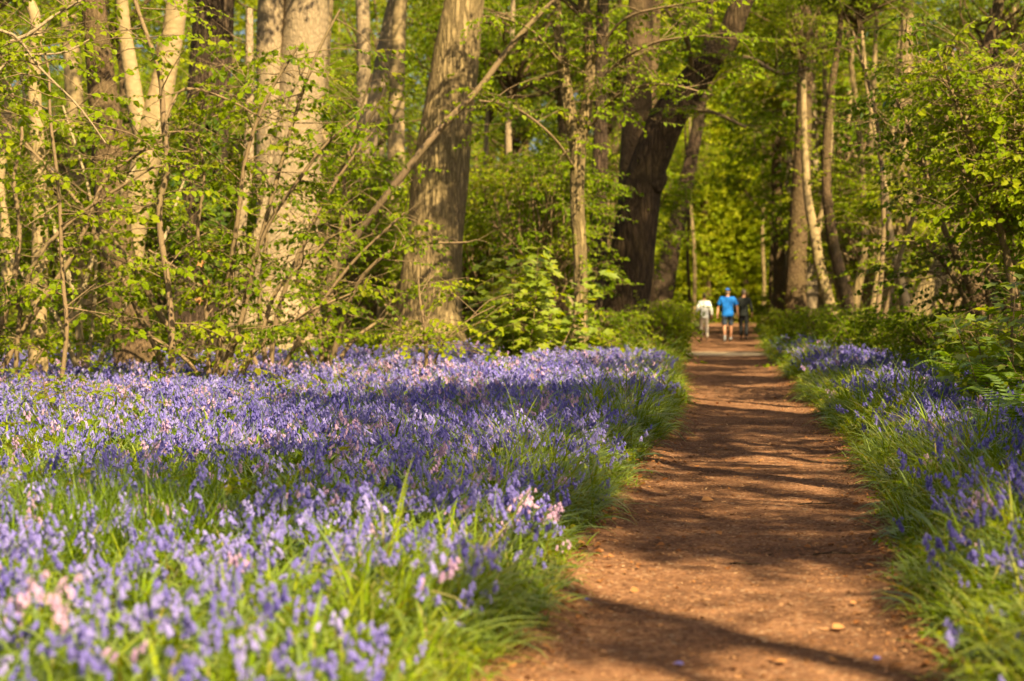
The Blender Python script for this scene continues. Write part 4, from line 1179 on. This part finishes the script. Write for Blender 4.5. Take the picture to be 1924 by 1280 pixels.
def verge():
    r = np.random.default_rng(95)
    mb = MB()
    # thick fringe of tufts along both edges, arching over the path
    for near, far, N in ((6.0, 16, 2100), (16, 30, 2300), (30, 60, 1500)):
        y = r.uniform(near, far, N); sg = np.where(r.uniform(0, 1, N) < .5, -1, 1)
        u = np.abs(r.normal(0, .40, N)) + r.uniform(-.02, .10, N)
        wob = .10 * EN(sg * 3.1, y) + .04 * EN2(sg * 7.0, y)
        x = pc(y) + sg * (pw(y) + wob + u)
        size = r.uniform(.55, 1.6, N) * np.clip(.8 + .6 * PN(x * 2.0, y * 2.0), .4, 1.3) * (.75 + .9 * np.clip(u, 0, .5))
        strap = r.uniform(0, 1, N) < .78
        tone = np.clip(r.normal(.62, .2, N), 0, 1)
        for m, per, l0, w0, w1 in ((strap, 11, .36, .008, .016), (~strap, 16, .30, .0035, .006)):
            k = np.repeat(np.where(m)[0], per); n = len(k)
            spread = r.normal(0, .035, (2, n))
            toward = np.where(sg[k] > 0, PI, 0)
            yaw = np.where(r.uniform(0, 1, n) < .35, toward + r.normal(0, .8, n), r.uniform(0, 6.28, n))
            blades(mb, x[k] + spread[0], y[k] + spread[1], r, l0 * size[k] * r.uniform(.5, 1.25, n), r.uniform(w0, w1, n) * np.clip(y[k] / 16, 1, 2.2), 5, 0, np.clip(tone[k] + r.normal(0, .13, n), 0, 1), yaw, rise=(.55, 1.5), curl=(.5, 2.3))
    # between the flowers
    N = 84000
    y = r.uniform(5.4, 41, N); x = r.uniform(-14.6, 13.2, N)
    e = edge(x, y); k = (e > .15) & (x > -.275 * y - 3.3) & (x < .275 * y + 1.9)
    x, y = x[k], y[k]; n = len(x)
    blades(mb, x, y, r, r.uniform(.18, .42, n), r.uniform(.009, .020, n) * np.clip(y / 18, 1, 1.6), 4, 0, np.clip(r.normal(.68, .2, n), 0, 1), rise=(.8, 1.5), curl=(.4, 2.0))
    # taller grass clump low at left
    N = 1500
    y = r.normal(11.0, .7, N); x = r.normal(-2.25, .38, N)
    blades(mb, x, y, r, r.uniform(.3, .6, N), r.uniform(.005, .009, N), 5, 0, r.uniform(0, .5, N), rise=(1.0, 1.55), curl=(.2, 1.2))
    kind(link('grass', mb.mesh('grass', [M_GRASS])), 'stuff', 'lush green grass and strap leaves fringing the path and growing between the flowers', 'grass')
verge()

# ------------------------------------------------------------------ bits on the path
def litter():
    r = np.random.default_rng(97)
    mb = MB()
    N = 24000
    y = 6.4 + (r.uniform(0, 1, N) ** 1.6) * 34
    u = r.uniform(-1.02, 1.02, N)
    x = pc(y) + u * pw(y)
    V = np.array([[-.5, -.18, 0], [.5, -.2, 0], [.46, .2, 0], [-.42, .16, 0], [-.45, -.14, .25], [.42, -.15, .28], [.4, .15, .25], [-.36, .12, .22]])
    F = np.array([[4, 5, 6, 7], [0, 1, 5, 4], [1, 2, 6, 5], [2, 3, 7, 6], [3, 0, 4, 7]])
    T = np.stack([x, y, 0.016 * PATHN[0](x, y) + .010 * PATHN[1](x, y) + .035 * sstep(.6, 1, np.abs(u)) - .002], -1)
    s = r.uniform(.006, .022, N) * np.where(r.uniform(0, 1, N) < .04, 1.9, 1)
    copies(mb, V, F, rotz(r.uniform(0, 6.28, N), r.normal(0, .3, N), r.normal(0, .4, N)), T, s, 0, r.beta(2, 2.2, N), False)
    kind(link('wood_chips', mb.mesh('wood_chips', [M_WOODCHIP])), 'stuff', 'brown wood chips and crumbs littering the path', 'wood chips')
PATHN = (Noise(21, 1.5), Noise(22, 7))
litter()

def leaf_litter():
    r = np.random.default_rng(98)
    mb = MB()
    N = 1500
    y = 6.6 + 40 * r.uniform(0, 1, N) ** 1.5; sg = np.where(r.uniform(0, 1, N) < .5, -1, 1)
    u = np.clip(1.02 - np.abs(r.normal(0, .16, N)) - (r.uniform(0, 1, N) < .15) * r.uniform(0, .8, N), .02, 1.1)
    x = pc(y) + sg * u * pw(y)
    a = r.uniform(0, 6.28, N)
    T = np.stack([x, y, .016 * PATHN[0](x, y) + .010 * PATHN[1](x, y) + .035 * sstep(.6, 1, u) + .010], -1)
    put_leaves(mb, T, np.stack([np.cos(a), np.sin(a), r.normal(0, .2, N)], -1), np.stack([r.normal(0, .35, N), r.normal(0, .35, N), np.ones(N)], -1), r.uniform(.02, .06, N), r.beta(1.3, 2, N))
    kind(link('leaf_litter', mb.mesh('leaf_litter', [M_DEADLEAF])), 'stuff', 'dry brown leaf scraps gathered along the sides of the path', 'leaf litter')
leaf_litter()

def on_path(px, py):
    Y = CAMH * FPX / (py - HORIZON)
    x = (px - 962) / FPX * Y
    return np.array([x, Y, .016 * float(PATHN[0](x, Y)) + .01 * float(PATHN[1](x, Y)) + .012])
def fallen(name, label, px, py, size, m, rz, cat, tone=.8, lobed=False):
    p = on_path(px, py)
    mb = MB()
    put_leaves(mb, np.zeros((2 if name == 'petals' else 1, 3)) + (np.array([[0, 0, 0], [.012, .004, .003]]) if name == 'petals' else 0), np.array([[math.cos(rz), math.sin(rz), .1]] * (2 if name == 'petals' else 1)), np.array([[.2, -.3, 1]] * (2 if name == 'petals' else 1)), np.full(2 if name == 'petals' else 1, size), np.full(2 if name == 'petals' else 1, tone), lobed=lobed)
    tag(link(name, mb.mesh(name, [m]), loc=p), label, cat)
fallen('fallen_leaf', 'curled tan dead leaf lying mid-path in the dappled shade', 1318, 946, .10, M_DEADLEAF, .2, 'leaf', 1.0)
fallen('fallen_leaf', 'tan leaf scrap on the sunny foreground of the path', 1566, 1190, .07, M_DEADLEAF, .4, 'leaf', 1.0)
fallen('fallen_leaf', 'small pale leaf on the path before the long shadow stripes', 1415, 884, .09, M_DEADLEAF, 2.9, 'leaf', .7)
fallen('fallen_leaf', 'brown leaf at the left edge of the sunny path', 1085, 1165, .06, M_DEADLEAF, 1.0, 'leaf', .4)
fallen('fallen_blossom', 'fallen violet bell on the sunny path, nearer the left grass', 1287, 1252, .05, M_BELL, 2.8, 'flower', .4)
fallen('fallen_blossom', 'fallen violet bell on the sunny path, nearer the right grass', 1643, 1248, .04, M_BELL, .3, 'flower', .2)
fallen('fallen_blossom', 'fallen violet bell by the left grass edge where the stripe of shadow starts', 1100, 1130, .045, M_BELL, .8, 'flower', .3)
def twig(label, px, py, L, a):
    p = on_path(px, py)
    r = np.random.default_rng(int(px))
    q = np.array([[0, 0, 0], [.35, .04, .006], [.7, -.03, .004], [1, .05, .008]]) * [L, L, 1]
    q = q @ np.array([[math.cos(a), math.sin(a), 0], [-math.sin(a), math.cos(a), 0], [0, 0, 1]])
    mb = MB(); pp, rr = resample(q, [.006, .005, .004, .002], .03); tube(mb, pp, rr, n=5)
    tube(mb, np.array([pp[3], pp[3] + [L * .12, L * .18, .01], pp[3] + [L * .16, L * .3, .006]]), [.003, .002, .001], n=4)
    tag(link('twig', mb.mesh('twig', [M_DARK]), loc=p), label, 'twig')
twig('dark dead twig lying across the darkest shade on the path', 1500, 954, .30, .1)
twig('bent dark twig on the path where sun meets the wide shade', 1372, 1064, .18, -.5)
twig('thin dark twig near the right grass at the wide shade', 1530, 1042, .35, .05)

# ------------------------------------------------------------------ people
def skinned(chains, mats_, name, sub=2):
    """each chain: list of (x, y, z, radius), edges follow the list; all become one surface set"""
    bm_v, bm_e, rads, roots, branch = [], [], [], [], {}
    for ch in chains:
        start = None
        for i, (key, x, y, z, r) in enumerate(ch):
            if key is not None and key in branch:
                idx = branch[key]
            else:
                idx = len(bm_v); bm_v.append((x, y, z)); rads.append(r)
                if key is not None: branch[key] = idx
                if i == 0: roots.append(idx)
            if start is not None: bm_e.append((start, idx))
            start = idx
    me = bpy.data.meshes.new(name)
    me.from_pydata(bm_v, bm_e, [])
    o = bpy.data.objects.new(name, me); COL.objects.link(o)
    o.modifiers.new('skin', 'SKIN')
    sv = me.skin_vertices[0].data
    for i, r in enumerate(rads):
        rx, ry = r if isinstance(r, tuple) else (r, r)
        sv[i].radius = (rx, ry)
        sv[i].use_root = i in roots
    s = o.modifiers.new('sub', 'SUBSURF'); s.levels = s.render_levels = sub
    dg = bpy.context.evaluated_depsgraph_get()
    m2 = bpy.data.meshes.new_from_object(o.evaluated_get(dg))
    bpy.data.objects.remove(o); bpy.data.meshes.remove(me)
    m2.name = name
    m2.materials.clear()
    for m in mats_: m2.materials.append(m)
    for p in m2.polygons: p.use_smooth = True
    return m2

SKIN = plain('skin', (0.48, 0.24, 0.15), .55)
def person(label, x, y, h, top, legs, hairm, cap=None, sleeves='long', shorts=False, stride=1, arm=(0.12, .10), skirted=.0, wide=1.0, rz=0.0, sock=None, shoe=None):
    s = h / 1.75
    root = link('person', None, loc=(x, y, .0), rz=rz, sc=s)
    tag(root, label, 'person')
    W = wide
    sh, hp = .175 * W, .085 * W
    st = .17 * stride
    # feet: one forward (+y), one back with the heel up
    hipL, hipR = (-hp, 0, .93), (hp, 0, .93)
    kL, kR = (-hp - .005, .13 * stride, .52), (hp + .005, .01, .50)
    aL, aR = (-hp, st, .09), (hp, -st, .13)
    elL, elR = (-sh - .085 * W, -.05 * stride, 1.14), (sh + .085 * W, .01 * stride, 1.14)
    wrL, wrR = (-sh - .11 * W, arm[0], .90), (sh + .11 * W, -arm[1] * .2 + .05, .90)
    K = lambda k, p, r: (k, p[0], p[1], p[2], r)
    body = [
        [K('pel', (0, 0, .97), (.135 * W, .10)), K('wst', (0, 0, 1.13), (.125 * W, .09)), K('chs', (0, 0, 1.33), (.145 * W, .10)), K('nkb', (0, 0, 1.46), (.075, .065)), K('nk', (0, .012, 1.52), .05), K('hd', (0, .02, 1.60), (.068, .082)), K('hd2', (0, .02, 1.69), (.066, .08)), K(None, (0, .015, 1.735), (.03, .04))],
        [K('pel', (0, 0, 0), 0), K('hl', hipL, .082), K('kl', kL, .056), K(None, (kL[0], (kL[1] + aL[1]) / 2 - .02, .36), .053), K('al', aL, .036), K(None, (aL[0], aL[1] + .13, .04), (.035, .022))],
        [K('pel', (0, 0, 0), 0), K('hr', hipR, .082), K('kr', kR, .056), K(None, (kR[0], (kR[1] + aR[1]) / 2 - .03, .36), .053), K('ar', aR, .036), K(None, (aR[0], aR[1] + .11, .035), (.035, .022))],
        [K('chs', (0, 0, 0), 0), K('sl', (-sh, 0, 1.41), .058), K('el', elL, .042), K('wl', wrL, .027), K(None, (wrL[0] - .005, wrL[1] + .02, .83), (.018, .036))],
        [K('chs', (0, 0, 0), 0), K('sr', (sh, 0, 1.41), .058), K('er', elR, .042), K('wr', wrR, .027), K(None, (wrR[0] + .005, wrR[1] + .02, .83), (.018, .036))]]
    for sg, wr in ((-1, wrL), (1, wrR)):                # five fingers of each hand, gently curled
        for f in range(4):
            fy = wr[1] + .02 + (f - 1.5) * .019
            ln = (.07, .08, .075, .06)[f]
            body.append([K(None, (wr[0] + sg * .006, fy, .825), .009), K(None, (wr[0] + sg * .004, fy, .825 - ln * .5), .0085), K(None, (wr[0] - sg * .012, fy, .825 - ln), .007)])
        body.append([K(None, (wr[0], wr[1] + .045, .86), .010), K(None, (wr[0] - sg * .008, wr[1] + .075, .825), .009), K(None, (wr[0] - sg * .012, wr[1] + .085, .79), .0075)])
    for sg in (-1, 1):                                  # ears; nose
        body.append([K(None, (sg * .068, .015, 1.60), (.012, .02)), K(None, (sg * .08, .005, 1.63), (.008, .018)), K(None, (sg * .079, .005, 1.645), (.006, .012))])
    body.append([K(None, (0, .09, 1.645), .011), K(None, (0, .112, 1.61), .014), K(None, (0, .098, 1.595), .012)])
    link('body', skinned(body, [SKIN], 'body'), root)
    eb = MB()
    for sg in (-1, 1): tube(eb, np.array([[sg * .03, .085, 1.635], [sg * .03, .097, 1.635]]), [.012, .009], n=8)
    link('eyes', eb.mesh('eyes', [plain('eye', (.03, .02, .015), .2)]), root)
    g = .016
    hem = .86 - skirted
    jac = [[K(None, (0, 0, hem - .055), (.19 * W, .145)), K('a', (0, 0, hem), (.192 * W + skirted * .2, .14)), K('b', (0, 0, 1.10), (.158 * W, .118)), K('c', (0, 0, 1.33), (.165 * W, .12)), K(None, (0, 0, 1.47), (.085, .08))]]
    for sg, el_, wr_ in ((-1, elL, wrL), (1, elR, wrR)):
        ch = [K('c', (0, 0, 0), 0), K(None, (sg * sh, 0, 1.41), .078), ]
        if sleeves == 'long':
            ch += [K(None, el_, .062), K(None, (wr_[0], wr_[1], .93), .045)]
        else:
            ch += [K(None, (sg * (sh + .055 * W), (el_[1]) * .6, 1.25), .082), K(None, (sg * (sh + .075 * W), el_[1] * .8, 1.18), .078)]
        jac.append(ch)
    link('jacket' if sleeves == 'long' else 'shirt', skinned(jac, [top], 'jacket' if sleeves == 'long' else 'shirt'), root)
    tr = [[K('p', (0, 0, 1.0), (.16 * W, .118)), K('q', (0, 0, .93), (.165 * W, .122))]]
    for hp_, k_, a_ in ((hipL, kL, aL), (hipR, kR, aR)):
        ch = [K('q', (0, 0, 0), 0), K(None, (hp_[0], 0, .86), .098)]
        if shorts: ch += [K(None, (k_[0], k_[1] * .75, .62), .096), K(None, (k_[0], k_[1] * .9, .52), .092)]
        else: ch += [K(None, k_, .078), K(None, (k_[0], (k_[1] + a_[1]) / 2 - .03, .36), .076), K(None, (a_[0], a_[1] - .02, .12), .062)]
        tr.append(ch)
    link('shorts' if shorts else 'trousers', skinned(tr, [legs], 'trousers'), root)
    for a_ in (aL, aR):
        if sock: link('sock', skinned([[K(None, (a_[0], a_[1] - .02, .24), .052), K(None, (a_[0], a_[1], .12), .044), K(None, (a_[0], a_[1], .07), .044)]], [sock], 'sock'), root)
        link('shoe', skinned([[K(None, (a_[0], a_[1] - .045, a_[2] - .045), (.042, .04)), K(None, (a_[0], a_[1] + .05, max(.035, a_[2] - .06)), (.045, .035)), K(None, (a_[0], a_[1] + .16, .03), (.038, .024))]], [shoe or SHOE], 'shoe'), root)
    if cap:
        link('cap', skinned([[K(None, (0, .0, 1.66), (.088, .10)), K(None, (0, .0, 1.72), (.085, .098)), K(None, (0, .0, 1.765), (.04, .05))], [K(None, (0, .10, 1.675), (.065, .012)), K(None, (0, .17, 1.665), (.055, .010))]], [cap], 'cap'), root)
        link('hair', skinned([[K(None, (0, -.03, 1.57), (.068, .05)), K(None, (0, -.035, 1.64), (.075, .06))]], [hairm], 'hair'), root)
    else:
        link('hair', skinned([[K(None, (0, -.035, 1.56), (.06, .045)), K(None, (0, -.015, 1.65), (.082, .082)), K(None, (0, .0, 1.73), (.074, .08)), K(None, (0, .0, 1.765), (.03, .04))]], [hairm], 'hair'), root)
    return root

SHOE = plain('dark_shoe', (.05, .045, .04), .6)
def at_path(px, py): 
    Y = CAMH * FPX / (py - HORIZON)
    return (px - 962) / FPX * Y, Y
X_, Y_ = at_path(1323, 640)
person('walker in a white jacket and beige trousers with short dark hair, seen from behind', X_, Y_, 1.66, plain('white_jacket', (.80, .79, .76), .8, .06, 9), plain('beige_trousers', (.62, .52, .42), .85), plain('dark_hair', (.04, .025, .018), .6), stride=1, arm=(.06, .04), wide=1.02, rz=.05, shoe=plain('tan_shoe', (.2, .13, .08), .7))
X_, Y_ = at_path(1367, 643)
person('walker in a blue shirt, blue cap and dark shorts, seen from behind', X_, Y_, 1.83, plain('blue_shirt', (.010, .15, .56), .75, .1, 8), plain('navy_shorts', (.035, .045, .07), .85), plain('grey_hair', (.28, .25, .22), .7), cap=plain('blue_cap', (.05, .16, .60), .7), sleeves='short', shorts=True, stride=-1, arm=(-.04, .02), wide=1.16, rz=-.08, sock=plain('grey_sock', (.30, .31, .34), .9))
X_, Y_ = at_path(1384, 640)
person('walker in black clothes with grey hair, half hidden by the one in blue', X_ + .30, Y_ + .45, 1.80, plain('black_jacket', (.012, .014, .013), .8), plain('black_trousers', (.012, .012, .014), .8), plain('ash_hair', (.22, .16, .14), .7), stride=1, arm=(.05, .04), wide=1.0, rz=-.1)
X_, Y_ = at_path(1401, 606)
person('tiny faraway walker in a dark teal top at the path\'s end', X_, Y_, 1.7, plain('teal_top', (.01, .09, .12), .8), plain('far_trousers', (.03, .03, .05), .8), plain('brown_hair', (.05, .03, .02), .7), stride=1, arm=(.05, .04))
